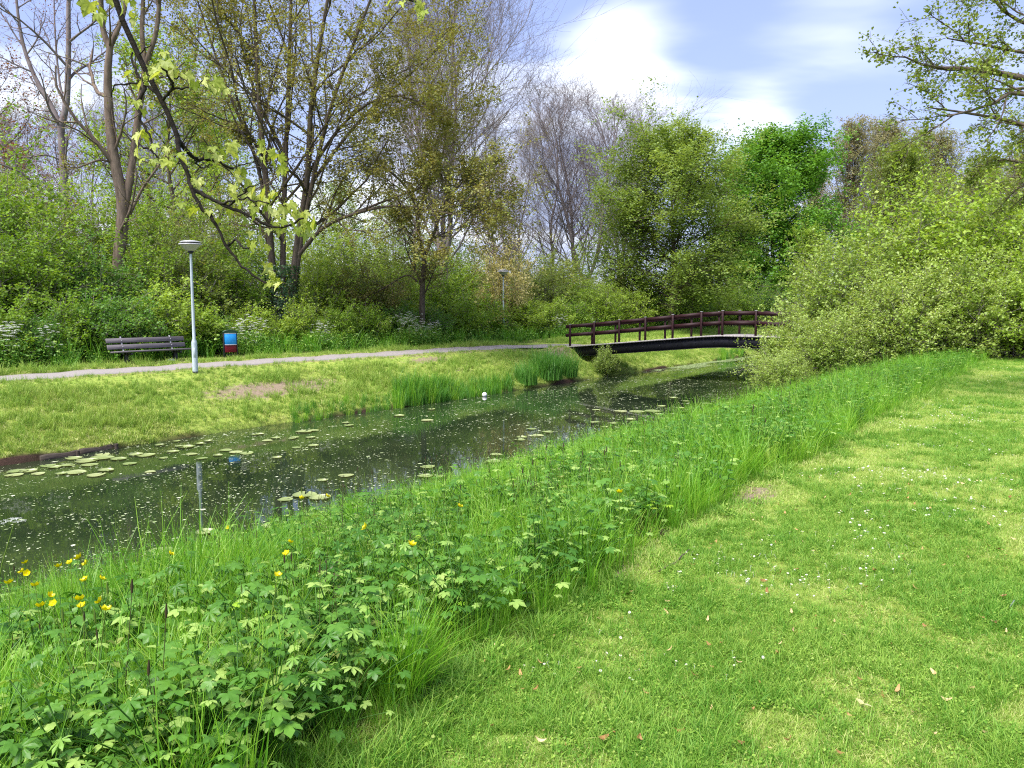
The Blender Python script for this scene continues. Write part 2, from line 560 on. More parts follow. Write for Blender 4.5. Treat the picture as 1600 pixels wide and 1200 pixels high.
def scatter(name, pts, rot, scale, idx, protos, kind='stuff', parent=None):
    """many small plants drawn as instances on the points of one object"""
    me = bpy.data.meshes.new(name)
    me.vertices.add(len(pts))
    me.vertices.foreach_set('co', np.asarray(pts, np.float32).ravel())
    for nm, ty, arr in (('rot', 'FLOAT_VECTOR', rot), ('siz', 'FLOAT', scale), ('idx', 'INT', idx)):
        a = me.attributes.new(nm, ty, 'POINT')
        if ty == 'FLOAT_VECTOR':
            a.data.foreach_set('vector', np.asarray(arr, np.float32).ravel())
        else:
            a.data.foreach_set('value', np.asarray(arr, np.int32 if ty == 'INT' else np.float32))
    o = bpy.data.objects.new(name, me)
    C.objects.link(o)
    if kind:
        o['kind'] = kind
    if parent is not None:
        o.parent = parent
    ng = bpy.data.node_groups.new(name + '_scatter', 'GeometryNodeTree')
    ng.interface.new_socket('Geometry', in_out='INPUT', socket_type='NodeSocketGeometry')
    ng.interface.new_socket('Geometry', in_out='OUTPUT', socket_type='NodeSocketGeometry')
    N, L = ng.nodes, ng.links
    gi, go = N.new('NodeGroupInput'), N.new('NodeGroupOutput')
    iop = N.new('GeometryNodeInstanceOnPoints')
    iop.inputs['Pick Instance'].default_value = True
    join = N.new('GeometryNodeJoinGeometry')
    for p in protos:
        inf = N.new('GeometryNodeObjectInfo')
        inf.inputs['Object'].default_value = p
        inf.inputs['As Instance'].default_value = True
        L.new(inf.outputs['Geometry'], join.inputs[0])
    L.new(gi.outputs[0], iop.inputs['Points'])
    L.new(join.outputs[0], iop.inputs['Instance'])
    for nm, ty, sock in (('rot', 'FLOAT_VECTOR', 'Rotation'), ('siz', 'FLOAT', 'Scale'), ('idx', 'INT', 'Instance Index')):
        na = N.new('GeometryNodeInputNamedAttribute')
        na.data_type = ty
        na.inputs['Name'].default_value = nm
        L.new(na.outputs['Attribute'], iop.inputs[sock])
    L.new(iop.outputs[0], go.inputs[0])
    md = o.modifiers.new('scatter', 'NODES')
    md.node_group = ng
    return o


def proto(geo, name, mat):
    """a plant kept out of the scene, drawn only through scatter()"""
    return bpy.data.objects.new(name, geo.mesh(name, mat))


# value noise for patchiness of planting
_rs = np.random.default_rng(5)
_LAT = _rs.random((64, 64))


def vnoise(x, y, f=1.0):
    x, y = np.asarray(x) * f, np.asarray(y) * f
    i, j = np.floor(x).astype(int), np.floor(y).astype(int)
    u, v = x - i, y - j
    u, v = u * u * (3 - 2 * u), v * v * (3 - 2 * v)
    g = lambda a, b: _LAT[a % 64, b % 64]
    return (g(i, j) * (1 - u) + g(i + 1, j) * u) * (1 - v) + (g(i, j + 1) * (1 - u) + g(i + 1, j + 1) * u) * v


# ------------------------------------------------------------------ ground, path, water
BARE = []                         # bare earth: centre x, y, half length along s, half width along t, strength


def bare_at(px, py, a, b, k=1.0):
    p = on_ground(px, py)
    BARE.append((p.x, p.y, a, b, k))


bare_at(435, 606, 2.6, 0.55)
bare_at(390, 615, 1.2, 0.35, 0.8)
bare_at(670, 562, 1.6, 0.35, 0.8)
bare_at(720, 578, 1.3, 0.3, 0.5)
bare_at(30, 640, 0.8, 0.25, 0.4)
bare_at(262, 645, 0.4, 0.15, 0.6)
bare_at(870, 552, 1.3, 0.5, 0.9)
bare_at(1180, 774, 0.42, 0.20, 1.0)
bare_at(1012, 843, 0.22, 0.14, 0.9)
bare_at(962, 897, 0.26, 0.12, 0.9)


def bareness(x, y):
    s, t = st(x, y)
    k = np.zeros_like(np.asarray(x, float))
    for bx, by, a, b, w in BARE:
        s0, t0 = st(bx, by)
        k = np.maximum(k, w * np.exp(-(((s - s0) / a) ** 2 + ((t - t0) / b) ** 2)))
    return k


def path_t(s):
    """middle of the footpath"""
    return 21.95 - 0.25 * smooth(12, 26, s) - 0.85 * smooth(26, 33, s)


def build_ground():
    def axis(*segs):
        out = []
        for a, b, n in segs:
            out.append(np.linspace(a, b, n, endpoint=False))
        return np.concatenate(out + [[segs[-1][1]]])
    sa = axis((-500, -60, 12), (-60, -8, 30), (-8, 16, 96), (16, 45, 110), (45, 120, 60), (120, 900, 16))
    ta = axis((-500, -30, 12), (-30, -6, 24), (-6, 2, 40), (2, 9.8, 62), (9.8, 16.2, 8), (16.2, 19, 42), (19, 26, 44), (26, 50, 36), (50, 600, 14))
    S, T = np.meshgrid(sa, ta, indexing='ij')
    X, Y = xy(S, T)
    Z = ground_z(X, Y)
    ns, nt_ = S.shape
    i, j = np.meshgrid(np.arange(ns - 1), np.arange(nt_ - 1), indexing='ij')
    q = np.stack([i * nt_ + j, (i + 1) * nt_ + j, (i + 1) * nt_ + j + 1, i * nt_ + j + 1], -1).reshape(-1, 4)
    g = Geo()
    g.add(np.stack([X, Y, Z], -1).reshape(-1, 3), q)
    m, N, L, out = new_mat('ground')
    colat = N.new('ShaderNodeAttribute')
    colat.attribute_name = 'tone'
    bare = N.new('ShaderNodeAttribute')
    bare.attribute_name = 'bare'
    geo = N.new('ShaderNodeNewGeometry')

    def noise(sc, det=6, ro=0.65):
        n = N.new('ShaderNodeTexNoise')
        n.inputs['Scale'].default_value = sc
        n.inputs['Detail'].default_value = det
        n.inputs['Roughness'].default_value = ro
        L.new(geo.outputs['Position'], n.inputs['Vector'])
        return n.outputs['Fac']
    fine, mid = noise(38, 8, 0.75), noise(1.9, 5)
    r1 = ramp(N, [(0.3, (0.55, 0.6, 0.5)), (0.5, (0.95, 0.95, 0.95)), (0.72, (1.5, 1.35, 1.35))])
    L.new(fine, r1.inputs[0])
    r2 = ramp(N, [(0.3, (0.8, 0.92, 0.8)), (0.7, (1.22, 1.06, 1.2))])
    L.new(mid, r2.inputs[0])

    def mul(a, b):
        n = N.new('ShaderNodeMix')
        n.data_type = 'RGBA'
        n.blend_type = 'MULTIPLY'
        n.inputs['Factor'].default_value = 1
        L.new(a, n.inputs['A'])
        L.new(b, n.inputs['B'])
        return n.outputs['Result']
    grass = mul(mul(colat.outputs['Color'], r1.outputs[0]), r2.outputs[0])
    soil = ramp(N, [(0.28, (0.10, 0.075, 0.048)), (0.52, (0.27, 0.21, 0.145)), (0.75, (0.44, 0.36, 0.26))])
    L.new(fine, soil.inputs[0])
    # ragged edge of the bare patches
    ad = N.new('ShaderNodeMath')
    ad.operation = 'MULTIPLY_ADD'
    L.new(noise(7, 6, 0.7), ad.inputs[0])
    ad.inputs[1].default_value = 1.6
    L.new(bare.outputs['Fac'], ad.inputs[2])
    mr = N.new('ShaderNodeMapRange')
    mr.inputs['From Min'].default_value = 1.12
    mr.inputs['From Max'].default_value = 1.42
    L.new(ad.outputs[0], mr.inputs['Value'])
    mx = N.new('ShaderNodeMix')
    mx.data_type = 'RGBA'
    L.new(mr.outputs[0], mx.inputs['Factor'])
    L.new(grass, mx.inputs['A'])
    L.new(soil.outputs[0], mx.inputs['B'])
    p = N.new('ShaderNodeBsdfPrincipled')
    p.inputs['Roughness'].default_value = 0.95
    p.inputs['Specular IOR Level'].default_value = 0.05
    L.new(mx.outputs['Result'], p.inputs['Base Color'])
    b = N.new('ShaderNodeBump')
    b.inputs['Strength'].default_value = 0.8
    b.inputs['Distance'].default_value = 0.03
    L.new(fine, b.inputs['Height'])
    L.new(b.outputs[0], p.inputs['Normal'])
    L.new(p.outputs[0], out.inputs[0])
    me = g.mesh('ground', m, True)
    s, t = S.ravel(), T.ravel()
    x, y = X.ravel(), Y.ravel()
    col = np.zeros((len(s), 4), np.float32)
    lawn = np.array([0.24, 0.33, 0.06])
    meadow = np.array([0.13, 0.26, 0.025])
    mud = np.array([0.055, 0.038, 0.026])
    bank = np.array([0.29, 0.38, 0.075])
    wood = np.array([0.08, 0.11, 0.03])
    ins = lambda a, b, w: (smooth(a - w, a + w, t) * (1 - smooth(b - w, b + w, t)))[:, None]
    ed = 0.18 * wob(s, 1.7)
    t0 = t
    t = t0 + ed
    c = lawn * (1 - smooth(2.1, 2.6, t))[:, None] + meadow * ins(2.35, 8.5, 0.2)
    t = t0
    c = c + mud * ins(8.6, 17.47, 0.05)
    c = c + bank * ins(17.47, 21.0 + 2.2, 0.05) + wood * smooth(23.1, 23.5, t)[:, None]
    col[:, :3] = c
    col[:, 3] = 1
    a = me.attributes.new('tone', 'FLOAT_COLOR', 'POINT')
    a.data.foreach_set('color', col.ravel())
    k = bareness(x, y)
    # worn edge along the path and at the foot of the bench
    k = np.maximum(k, 0.62 * np.exp(-((np.abs(t - path_t(s)) - 0.9) / 0.22) ** 2) * (s < 34))
    k = np.maximum(k, 0.5 * np.exp(-((t - 2.35 - ed) / 0.16) ** 2))
    a = me.attributes.new('bare', 'FLOAT', 'POINT')
    a.data.foreach_set('value', k.astype(np.float32))
    o = part('ground', me, None, kind='structure')

    # footpath: a sheet of its own on the ground, bending on to the bridge
    sp = np.arange(-45, 31.6, 0.4)
    cen = [np.array(xy(s_, path_t(s_))) for s_ in sp]
    tang = np.gradient(np.array(cen), axis=0)
    cen = np.array(cen)
    b0 = np.array(xy(32.9, 19.55))
    b1 = np.array(xy(32.9, 20.2))
    cur = [(1 - k) ** 2 * cen[-1] + 2 * k * (1 - k) * np.array(xy(32.7, 20.95)) + k * k * b1 for k in np.linspace(0.12, 1, 9)]
    cen = np.concatenate([cen, cur, [b0]])
    tang = nrm(np.gradient(cen, axis=0))
    side = np.stack([-tang[:, 1], tang[:, 0]], -1)
    w = np.full(len(cen), 0.74)
    w[-6:] = np.linspace(0.76, 0.98, 6)
    rows = []
    for off in (-1, -0.97, -0.5, 0, 0.5, 0.97, 1):
        jit = 0.03 * np.sin(np.arange(len(cen)) * 1.7 + off * 3) * (abs(off) >= 0.97)
        pxy = cen + side * (w * off + jit)[:, None]
        z = np.maximum(ground_z(pxy[:, 0], pxy[:, 1]), ground_z(cen[:, 0], cen[:, 1]) - 0.02) + (0.022 if abs(off) < 1 else -0.03)
        rows.append(np.column_stack([pxy, z]))
    V = np.stack(rows, 1)
    n_, k_ = V.shape[:2]
    i, j = np.meshgrid(np.arange(n_ - 1), np.arange(k_ - 1), indexing='ij')
    q = np.stack([i * k_ + j, i * k_ + j + 1, (i + 1) * k_ + j + 1, (i + 1) * k_ + j], -1).reshape(-1, 4)
    g = Geo()
    g.add(V.reshape(-1, 3), q[:, ::-1])
    g.obj('footpath', 'asphalt', kind='structure')

    # water of the canal
    m, N, L, out = new_mat('canal_water')
    p = N.new('ShaderNodeBsdfPrincipled')
    p.inputs['Base Color'].default_value = (0.020, 0.030, 0.014, 1)
    p.inputs['Roughness'].default_value = 0.02
    p.inputs['IOR'].default_value = 1.333
    p.inputs['Specular IOR Level'].default_value = 0.5
    geo = N.new('ShaderNodeNewGeometry')
    n1 = N.new('ShaderNodeTexNoise')
    n1.inputs['Scale'].default_value = 1.6
    n1.inputs['Detail'].default_value = 3
    L.new(geo.outputs['Position'], n1.inputs['Vector'])
    b = N.new('ShaderNodeBump')
    b.inputs['Strength'].default_value = 0.05
    b.inputs['Distance'].default_value = 0.03
    L.new(n1.outputs['Fac'], b.inputs['Height'])
    L.new(b.outputs[0], p.inputs['Normal'])
    # murky bloom hangs in the water near the surface, in patches
    n2 = N.new('ShaderNodeTexNoise')
    n2.inputs['Scale'].default_value = 0.35
    n2.inputs['Detail'].default_value = 4
    L.new(geo.outputs['Position'], n2.inputs['Vector'])
    r = ramp(N, [(0.35, (0.010, 0.018, 0.009)), (0.7, (0.028, 0.042, 0.017))])
    L.new(n2.outputs['Fac'], r.inputs[0])
    L.new(r.outputs[0], p.inputs['Base Color'])
    L.new(p.outputs[0], out.inputs[0])
    g = Geo()
    a = [xy(-60, 7.4), xy(200, 7.4), xy(200, 18.3), xy(-60, 18.3)]
    g.add([(x_, y_, WATER) for x_, y_ in a], [(0, 1, 2, 3)])
    g.obj('canal_water', m, kind='structure')


build_ground()

# ------------------------------------------------------------------ footbridge
ANG_U = math.atan2(UY, UX)


def build_bridge():
    bx, by = xy(32.9, 19.70)
    root = thing('footbridge', 'dark red brown timber footbridge with black girders arching over the canal', 'bridge', (bx, by, 0), math.atan2(-UX, UY))
    W = 1.0

    def dz(d):
        return np.interp(d, [-0.6, 0, 6.7, 7.5, 9.6, 10.4, 14.6], [-0.20, -0.19, 0.44, 0.485, 0.485, 0.44, 0.02])
    kn = [-0.05, 6.7, 7.5, 9.6, 10.4, 14.2]

    def strip(lo, hi, y0, y1, knots, name, mat, **kw):
        """a member that follows the deck line, between two offsets below it"""
        kk = np.array(knots)
        z = dz(kk)
        v = []
        for d, zz in zip(kk, z):
            v += [(d, y0, zz + lo), (d, y1, zz + lo), (d, y1, zz + hi), (d, y0, zz + hi)]
        q = []
        for i in range(len(kk) - 1):
            a, b = i * 4, i * 4 + 4
            for c in range(4):
                e = (c + 1) % 4
                q.append((a + c, a + e, b + e, b + c))
        q += [(3, 2, 1, 0), tuple(len(v) - 4 + c for c in range(4))]
        g = Geo()
        g.add(v, q)
        return g
    for y in (-W, W):
        s_ = -1 if y < 0 else 1
        g = strip(-0.50, -0.062, y - 0.02 * s_, y - 0.075 * s_, kn, 'girder', 'bridge_steel')
        for lo, hi in ((-0.52, -0.502),):
            h = strip(lo, hi, y + 0.045 * s_, y - 0.13 * s_, kn, 'x', 'x')
            g.add(np.concatenate(h.v), np.concatenate(h.q))
        o = g.obj('girder', 'bridge_steel', root)
        gb = Geo()
        for d in np.arange(0.6, 14, 0.82):
            z = dz(d)
            gb.box((d - 0.018, y + 0.0 * s_ - 0.02, z - 0.30), (d + 0.018, y + 0.02, z - 0.264))
        gb.obj('bolt_heads', 'light_metal' if False else 'dark_metal', o, kind='stuff')
    # deck planks, side by side across the girders
    g = Geo()
    d = -0.05
    r = np.random.default_rng(3)
    while d < 14.1:
        w = 0.142
        z0, z1 = dz(d), dz(d + w)
        j = r.uniform(-0.003, 0.003)
        a, b = -W - 0.13 + r.uniform(-0.012, 0.012), W + 0.13 + r.uniform(-0.012, 0.012)
        v = [(d, a, z0 - 0.06), (d + w, a, z1 - 0.06), (d + w, b, z1 - 0.06), (d, b, z0 - 0.06), (d, a, z0 + j), (d + w, a, z1 + j), (d + w, b, z1 + j), (d, b, z0 + j)]
        g.add(v, [(0, 3, 2, 1), (4, 5, 6, 7), (0, 1, 5, 4), (1, 2, 6, 5), (2, 3, 7, 6), (3, 0, 4, 7)])
        d += w + 0.008
    g.obj('deck_planks', 'bridge_deck', root, kind='stuff')
    # railings
    posts = [0.12, 1.42, 2.72, 4.02, 5.32, 6.62, 7.55, 8.95, 10.3, 11.6, 12.9, 14.0]
    for y in (-W, W):
        s_ = -1 if y < 0 else 1
        sh = 0.0 if y < 0 else -0.04
        for d in posts:
            z = dz(d + sh)
            lean = (dz(d + sh + 0.2) - dz(d + sh - 0.2)) / 0.4
            g = Geo()
            g.bbox((d + sh - 0.045, y + (0.03 if s_ > 0 else -0.10), z - 0.05), (d + sh + 0.045, y + (0.10 if s_ > 0 else -0.03), z + 1.02), 0.008)
            p = g.obj('rail_post', 'bridge_wood', root)
            g = Geo()
            g.bbox((d + sh - 0.052, y + (0.022 if s_ > 0 else -0.108), z + 1.0202), (d + sh + 0.052, y + (0.108 if s_ > 0 else -0.022), z + 1.036), 0.004)
            g.obj('post_cap', 'light_metal', p)
        kb = [-0.16] + posts[1:-1:1] + [14.15]
        kb = sorted(set(kb))
        for lo, hi in ((0.835, 0.998), (0.43, 0.59)):
            for a, b in zip(kb[:-1], kb[1:]):
                g = strip(lo, hi, y - 0.027 * s_, y + 0.027 * s_, [a + sh + 0.004, b + sh - 0.004], 'rail_board', 'bridge_wood')
                g.obj('rail_board', 'bridge_wood', root)
    # concrete seats on either bank
    g = Geo()
    g.bbox((-0.75, -1.25, -0.95), (-0.065, 1.25, -0.262), 0.02)
    g.bbox((-0.065, -1.25, -1.45), (0.45, 1.25, -0.70), 0.02)
    g.obj('abutment', 'concrete', root)
    g = Geo()
    g.bbox((13.6, -1.25, -1.3), (14.4, 1.25, -0.44), 0.02)
    g.obj('abutment', 'concrete', root)


build_bridge()


# ------------------------------------------------------------------ bench, litter bin, street lamps, revetment, small things
def build_bench():
    t = 23.75
    x0, y0 = at_t(176, t)
    x1, y1 = at_t(297, t)
    ln = math.hypot(x1 - x0, y1 - y0)
    cx, cy = (x0 + x1) / 2, (y0 + y1) / 2
    root = thing('park_bench', 'weathered purple grey plank bench facing the footpath, before the shrubs', 'bench', (cx, cy, gz(cx, cy)), ANG_U)
    h = ln / 2
    tilt = math.radians(17)
    for k in range(2):                        # back planks
        z0 = 0.50 + k * 0.195
        g = Geo()
        g.bbox((-h, -0.022, 0), (h, 0.022, 0.145), 0.006)
        o = g.obj('back_plank', 'bench_wood', root)
        o.location = (0, 0.16 + (z0 - 0.45) * math.tan(tilt) + 0.02, z0)
        o.rotation_euler = (-tilt, 0, 0)
        for sx in (-0.63, 0.63):
            g2 = Geo()
            g2.bbox((sx * h - 0.014, -0.03, 0.055), (sx * h + 0.014, -0.0225, 0.083), 0.003)
            g2.obj('bolt', 'light_metal', o)
    for k, y in enumerate((-0.27, -0.115, 0.04)):  # seat planks
        g = Geo()
        g.bbox((-h + 0.03, y - 0.07, -0.022), (h - 0.03, y + 0.07, 0.022), 0.006)
        o = g.obj('seat_plank', 'bench_wood', root)
        o.location = (0, 0, 0.445 - k * 0.012)
    for sx in (-0.63, 0.63):
        g = Geo()
        x = sx * h
        g.bbox((x - 0.05, -0.06, -0.15), (x + 0.05, 0.08, 0.33), 0.01)
        o = g.obj('leg', 'dark_metal', root)
        g = Geo()
        g.bbox((x - 0.03, -0.34, 0.335), (x + 0.03, 0.20, 0.397), 0.006)
        g.obj('seat_bracket', 'dark_metal', root)
        g = Geo()
        P = np.array([(x, 0.13, 0.36), (x, 0.20, 0.48), (x, 0.32, 0.88)])
        g.tubes(P, np.full(3, 0.024), 6)
        g.obj('back_bracket', 'light_metal', root)


build_bench()


def build_bin():
    t = 23.9
    x, y = at_t(362, t)
    root = thing('litter_bin', 'litter bin with blue front plate over a maroon body between dark posts', 'litter bin', (x, y, gz(x, y)), ANG_U + math.radians(-30), (0.80, 0.9, 1.0))
    for sx in (-1, 1):
        g = Geo()
        g.bbox((sx * 0.268 - 0.022, -0.13, -0.1), (sx * 0.268 + 0.022, 0.13, 0.93), 0.008)
        g.obj('side_post', 'dark_metal', root)
    g = Geo()
    g.bbox((-0.234, -0.15, 0.24), (0.234, 0.15, 0.88), 0.012)
    g.obj('body', 'bin_red', root)
    g = Geo()
    g.bbox((-0.24, -0.176, 0.50), (0.24, -0.152, 0.90), 0.006)
    pl = g.obj('front_plate', 'bin_blue', root)
    g = Geo()
    g.bbox((-0.24, -0.184, 0.492), (0.24, -0.1765, 0.515), 0.002)
    g.obj('plate_rim', 'light_metal', pl)
    g = Geo()
    g.bbox((-0.24, -0.184, 0.885), (0.24, -0.1765, 0.900), 0.002)
    g.obj('plate_rim', 'light_metal', pl)
    g = Geo()
    g.bbox((-0.234, -0.03, 0.12), (0.234, 0.03, 0.17), 0.006)
    g.obj('crossbar', 'dark_metal', root)
    # arched lid
    g = Geo()
    a = np.linspace(0, math.pi, 13)
    prof = np.stack([0.305 * np.cos(a), 0.935 + 0.085 * np.sin(a)], -1)
    v, q = [], []
    for px_, pz in prof:
        v += [(px_, -0.19, pz), (px_, 0.19, pz), (px_ * 0.93, 0.19, pz - 0.02), (px_ * 0.93, -0.19, pz - 0.02)]
    for i in range(12):
        for c in range(4):
            e = (c + 1) % 4
            q.append((i * 4 + c, i * 4 + e, i * 4 + 4 + e, i * 4 + 4 + c))
    q += [(3, 2, 1, 0), (48, 49, 50, 51)]
    g.add(v, q)
    lid = g.obj('lid', 'bin_lid', root)
    g = Geo()
    v, q = [], []
    for px_, pz in prof[1:-1]:
        v += [(px_ * 0.92, -0.165, pz - 0.021), (px_ * 0.92, -0.165, 0.90)]
    for i in range(len(prof) - 3):
        q.append((i * 2, i * 2 + 1, i * 2 + 3, i * 2 + 2))
    g.add(v, q)
    g.obj('lid_front', 'bin_lid', lid)


build_bin()


def build_lamps():
    x, y = at_t(306, 20.62)
    root = thing('street_lamp', 'tall pale street lamp with wide dish head beside the bench', 'street lamp', (x, y, gz(x, y)), 0.3, group='street lamps along the footpath')
    H = 3.42
    g = Geo()
    g.lathe([(0.077, -0.2), (0.077, 0.86), (0.070, 0.90), (0.044, 0.97), (0.040, 2.0), (0.033, H)], 20)
    pole = g.obj('pole', 'lamp_pole', root, True)
    g = Geo()
    g.lathe([(0.082, -0.05), (0.082, 0.035), (0.078, 0.04)], 20)
    g.obj('foot_ring', 'dark_metal', root)
    g = Geo()
    g.bbox((-0.03, -0.081, 0.45), (0.03, -0.0765, 0.72), 0.001)
    g.obj('service_door', 'lamp_pole', pole)
    g = Geo()
    g.lathe([(0.033, H - 0.04), (0.055, H - 0.03), (0.075, H), (0.085, H + 0.035), (0.0, H + 0.036)], 20)
    g.obj('collar', 'dark_metal', root, True)
    g = Geo()
    g.lathe([(0.06, H + 0.037), (0.10, H + 0.045), (0.17, H + 0.10), (0.24, H + 0.165), (0.275, H + 0.195), (0.30, H + 0.205)], 32)
    g.obj('bowl', 'lamp_bowl', root, True)
    g = Geo()
    g.lathe([(0.27, H + 0.206), (0.312, H + 0.207), (0.318, H + 0.225), (0.312, H + 0.243), (0.24, H + 0.246)], 32)
    g.obj('rim', 'light_metal', root, True)
    g = Geo()
    g.lathe([(0.245, H + 0.240), (0.245, H + 0.282)], 32)
    g.obj('gap_band', 'dark_metal', root, True)
    g = Geo()
    g.lathe([(0.20, H + 0.279), (0.285, H + 0.280), (0.288, H + 0.290), (0.24, H + 0.315), (0.14, H + 0.335), (0.0, H + 0.342)], 32)
    g.obj('cap', 'light_metal', root, True)
    Y = 43.0
    p = at(787, 530, Y)
    r = dup(root, (p.x, Y, gz(p.x, Y)), 1.4, 1.0, 'far pale street lamp in the undergrowth left of the bridge', 'street lamps along the footpath')
    r.rotation_euler = (0, math.radians(-1.6), 1.4)


build_lamps()


def build_revetment():
    """old timber edging that shows where the far bank has slumped"""
    root = thing('timber_edging', 'rotten wet boards edging the far bank above the lily pads', 'edging', (0, 0, 0))
    pts = [(64, 720), (122, 711), (126, 710), (182, 700), (186, 698), (222, 690)]
    for i in range(3):
        a, b = on_z(*pts[2 * i], WATER), on_z(*pts[2 * i + 1], WATER)
        d = (b - a)
        ln = d.length
        g = Geo()
        n = 9
        k = np.linspace(0, 1, n)
        top = 0.10 + 0.015 * np.sin(k * 7 + i) - 0.05 * (i == 2)
        v, q = [], []
        for kk, tp in zip(k, top):
            v += [(kk * ln, 0, -0.12), (kk * ln, 0.05, -0.12), (kk * ln, 0.055, tp), (kk * ln, -0.005, tp - 0.006)]
        for j in range(n - 1):
            for c in range(4):
                e = (c + 1) % 4
                q.append((j * 4 + c, j * 4 + 4 + c, j * 4 + 4 + e, j * 4 + e))
        q += [(0, 1, 2, 3), tuple(len(v) - 1 - c for c in range(4))]
        g.add(v, q)
        o = g.obj('board', 'wet_wood', root)
        o.location = a + Vector((0, 0, 0))
        o.rotation_euler = (0, 0, math.atan2(d.y, d.x))
    for px, py in ((124, 712), (184, 701)):
        a = on_z(px, py, WATER)
        g = Geo()
        g.tubes(np.array([(a.x, a.y - 0.05, WATER - 0.3), (a.x, a.y - 0.05, WATER + 0.12)]), np.array([0.045, 0.04]), 8)
        g.lathe([(0, 0.12), (0.04, 0.12)], 8, (a.x, a.y - 0.05, WATER))
        g.obj('stake', 'wet_wood', root)


build_revetment()


def build_small():
    p = on_z(757, 617, WATER + 0.05)
    bm = bmesh.new()
    bmesh.ops.create_icosphere(bm, subdivisions=3, radius=0.09)
    me = bpy.data.meshes.new('floating_ball')
    bm.to_mesh(me)
    bm.free()
    for f in me.polygons:
        f.use_smooth = True
    me.materials.append(MATS['ball_white'])
    o = part('floating_ball', me, None, label='small white ball floating at the edge of the reeds', category='ball')
    o.location = (p.x, p.y, WATER + 0.055)
    # pale stone by the bench leg
    a = on_ground(268, 566)
    bm = bmesh.new()
    bmesh.ops.create_icosphere(bm, subdivisions=2, radius=0.11)
    r = np.random.default_rng(2)
    for v in bm.verts:
        v.co = Vector((v.co.x * 1.2, v.co.y * 0.9, v.co.z * 0.75)) * float(1 + r.uniform(-0.12, 0.12))
    me = bpy.data.meshes.new('stone')
    bm.to_mesh(me)
    bm.free()
    me.materials.append(MATS['stone'])
    o = part('stone', me, None, label='pale stone on the ground below the bench', category='stone')
    o.location = (a.x, a.y, a.z + 0.04)
    # burrow mouth at the edge of the lawn: a sunk ring of dark earth
    p = on_ground(1012, 836)
    g = Geo()
    g.lathe([(0.17, 0.012), (0.12, 0.03), (0.085, 0.012), (0.06, -0.05), (0.0, -0.07)], 18)
    o = g.obj('burrow', 'hole_soil', None, True, kind='structure')
    o.location = (p.x, p.y, p.z + 0.012)
    o.scale = (1.0, 0.75, 1)
    # dead twig on the lawn
    a, b, c = on_ground(1030, 893, 0.015), on_ground(1055, 880, 0.03), on_ground(1078, 858, 0.02)
    g = Geo()
    k = np.linspace(0, 1, 10)[:, None]
    P = (1 - k) ** 2 * np.array(a) + 2 * k * (1 - k) * np.array(b) + k * k * np.array(c)
    P[:, 2] += 0.006 * np.sin(k[:, 0] * 9)
    g.tubes(P, np.linspace(0.006, 0.003, 10), 6)
    g.tubes(np.array([P[5], P[5] + (0.03, 0.03, 0.02), P[5] + (0.05, 0.07, 0.025)]), np.array([0.003, 0.0025, 0.002]), 5)
    g.obj('twig', 'bark_dark', None, label='thin dead twig lying on the lawn', category='twig')


build_small()

# ------------------------------------------------------------------ trees and shrubs
def resample(P, K):
    P = np.asarray(P, float)
    # Catmull-Rom through the given points, then K even steps
    n = len(P)
    Q = np.concatenate([[2 * P[0] - P[1]], P, [2 * P[-1] - P[-2]]])
    out = []
    for i in range(n - 1):
        p0, p1, p2, p3 = Q[i:i + 4]
        for u in np.linspace(0, 1, 12, endpoint=False):
            out.append(0.5 * (2 * p1 + (p2 - p0) * u + (2 * p0 - 5 * p1 + 4 * p2 - p3) * u * u + (3 * p1 - p0 - 3 * p2 + p3) * u ** 3))
    out = np.array(out + [P[-1]])
    d = np.concatenate([[0], np.cumsum(np.linalg.norm(np.diff(out, axis=0), axis=1))])
    k = np.linspace(0, d[-1], K)
    return np.stack([np.interp(k, d, out[:, c]) for c in range(3)], -1)


def kids(rng, P, R, n, t0, t1, ang, length, K=5, lv=0.2, av=0.15, wander=0.12, up=0.05, rs=0.6, rmin=0.004, prof=None, rel=True, angprof=None):
    Np, KP = P.shape[:2]
    t = t0 + (t1 - t0) * ((np.arange(n)[None] + rng.random((Np, n))) / n)
    x = t * (KP - 1)
    i = np.minimum(x.astype(int), KP - 2)
    f = (x - i)[..., None]
    ar = np.arange(Np)[:, None]
    A, B = P[ar, i], P[ar, i + 1]
    O = A + (B - A) * f
    T = nrm(B - A)
    r = R[ar, i] * (1 - f[..., 0]) + R[ar, i + 1] * f[..., 0]
    az = rng.random((Np, 1)) * 6.28 + np.arange(n)[None] * 2.399 + rng.normal(0, 0.4, (Np, n))
    ref = np.where(np.abs(T[..., 2:3]) > 0.9, np.array([1.0, 0.2, 0]), np.array([0.0, 0, 1.0]))
    a = nrm(np.cross(T, ref))
    b = np.cross(T, a)
    perp = np.cos(az)[..., None] * a + np.sin(az)[..., None] * b
    al = (angprof(t) if angprof else ang) + av * rng.normal(size=(Np, n))
    D = np.cos(al)[..., None] * T + np.sin(al)[..., None] * perp
    pl = np.linalg.norm(np.diff(P, axis=1), axis=2).sum(1)[:, None] if rel else 1.0
    Ln = length * pl * (1 + lv * rng.normal(size=(Np, n))).clip(0.35, 1.9) * (prof(t) if prof else 1.0)
    M = Np * n
    O, D, Ln, r = O.reshape(M, 3), D.reshape(M, 3), Ln.reshape(M), r.reshape(M)
    pts = [O]
    step = (Ln / (K - 1))[:, None]
    for _ in range(K - 1):
        D = nrm(D + wander * rng.normal(size=(M, 3)) + np.array([0, 0, up]))
        pts.append(pts[-1] + D * step)
    Pn = np.stack(pts, 1)
    r0 = np.maximum(np.minimum(r * rs, 0.02 * Ln + rmin), rmin)
    Rn = r0[:, None] * np.linspace(1, 0.35, K)[None]
    Rn = np.maximum(Rn, rmin * 0.6)
    return Pn, Rn


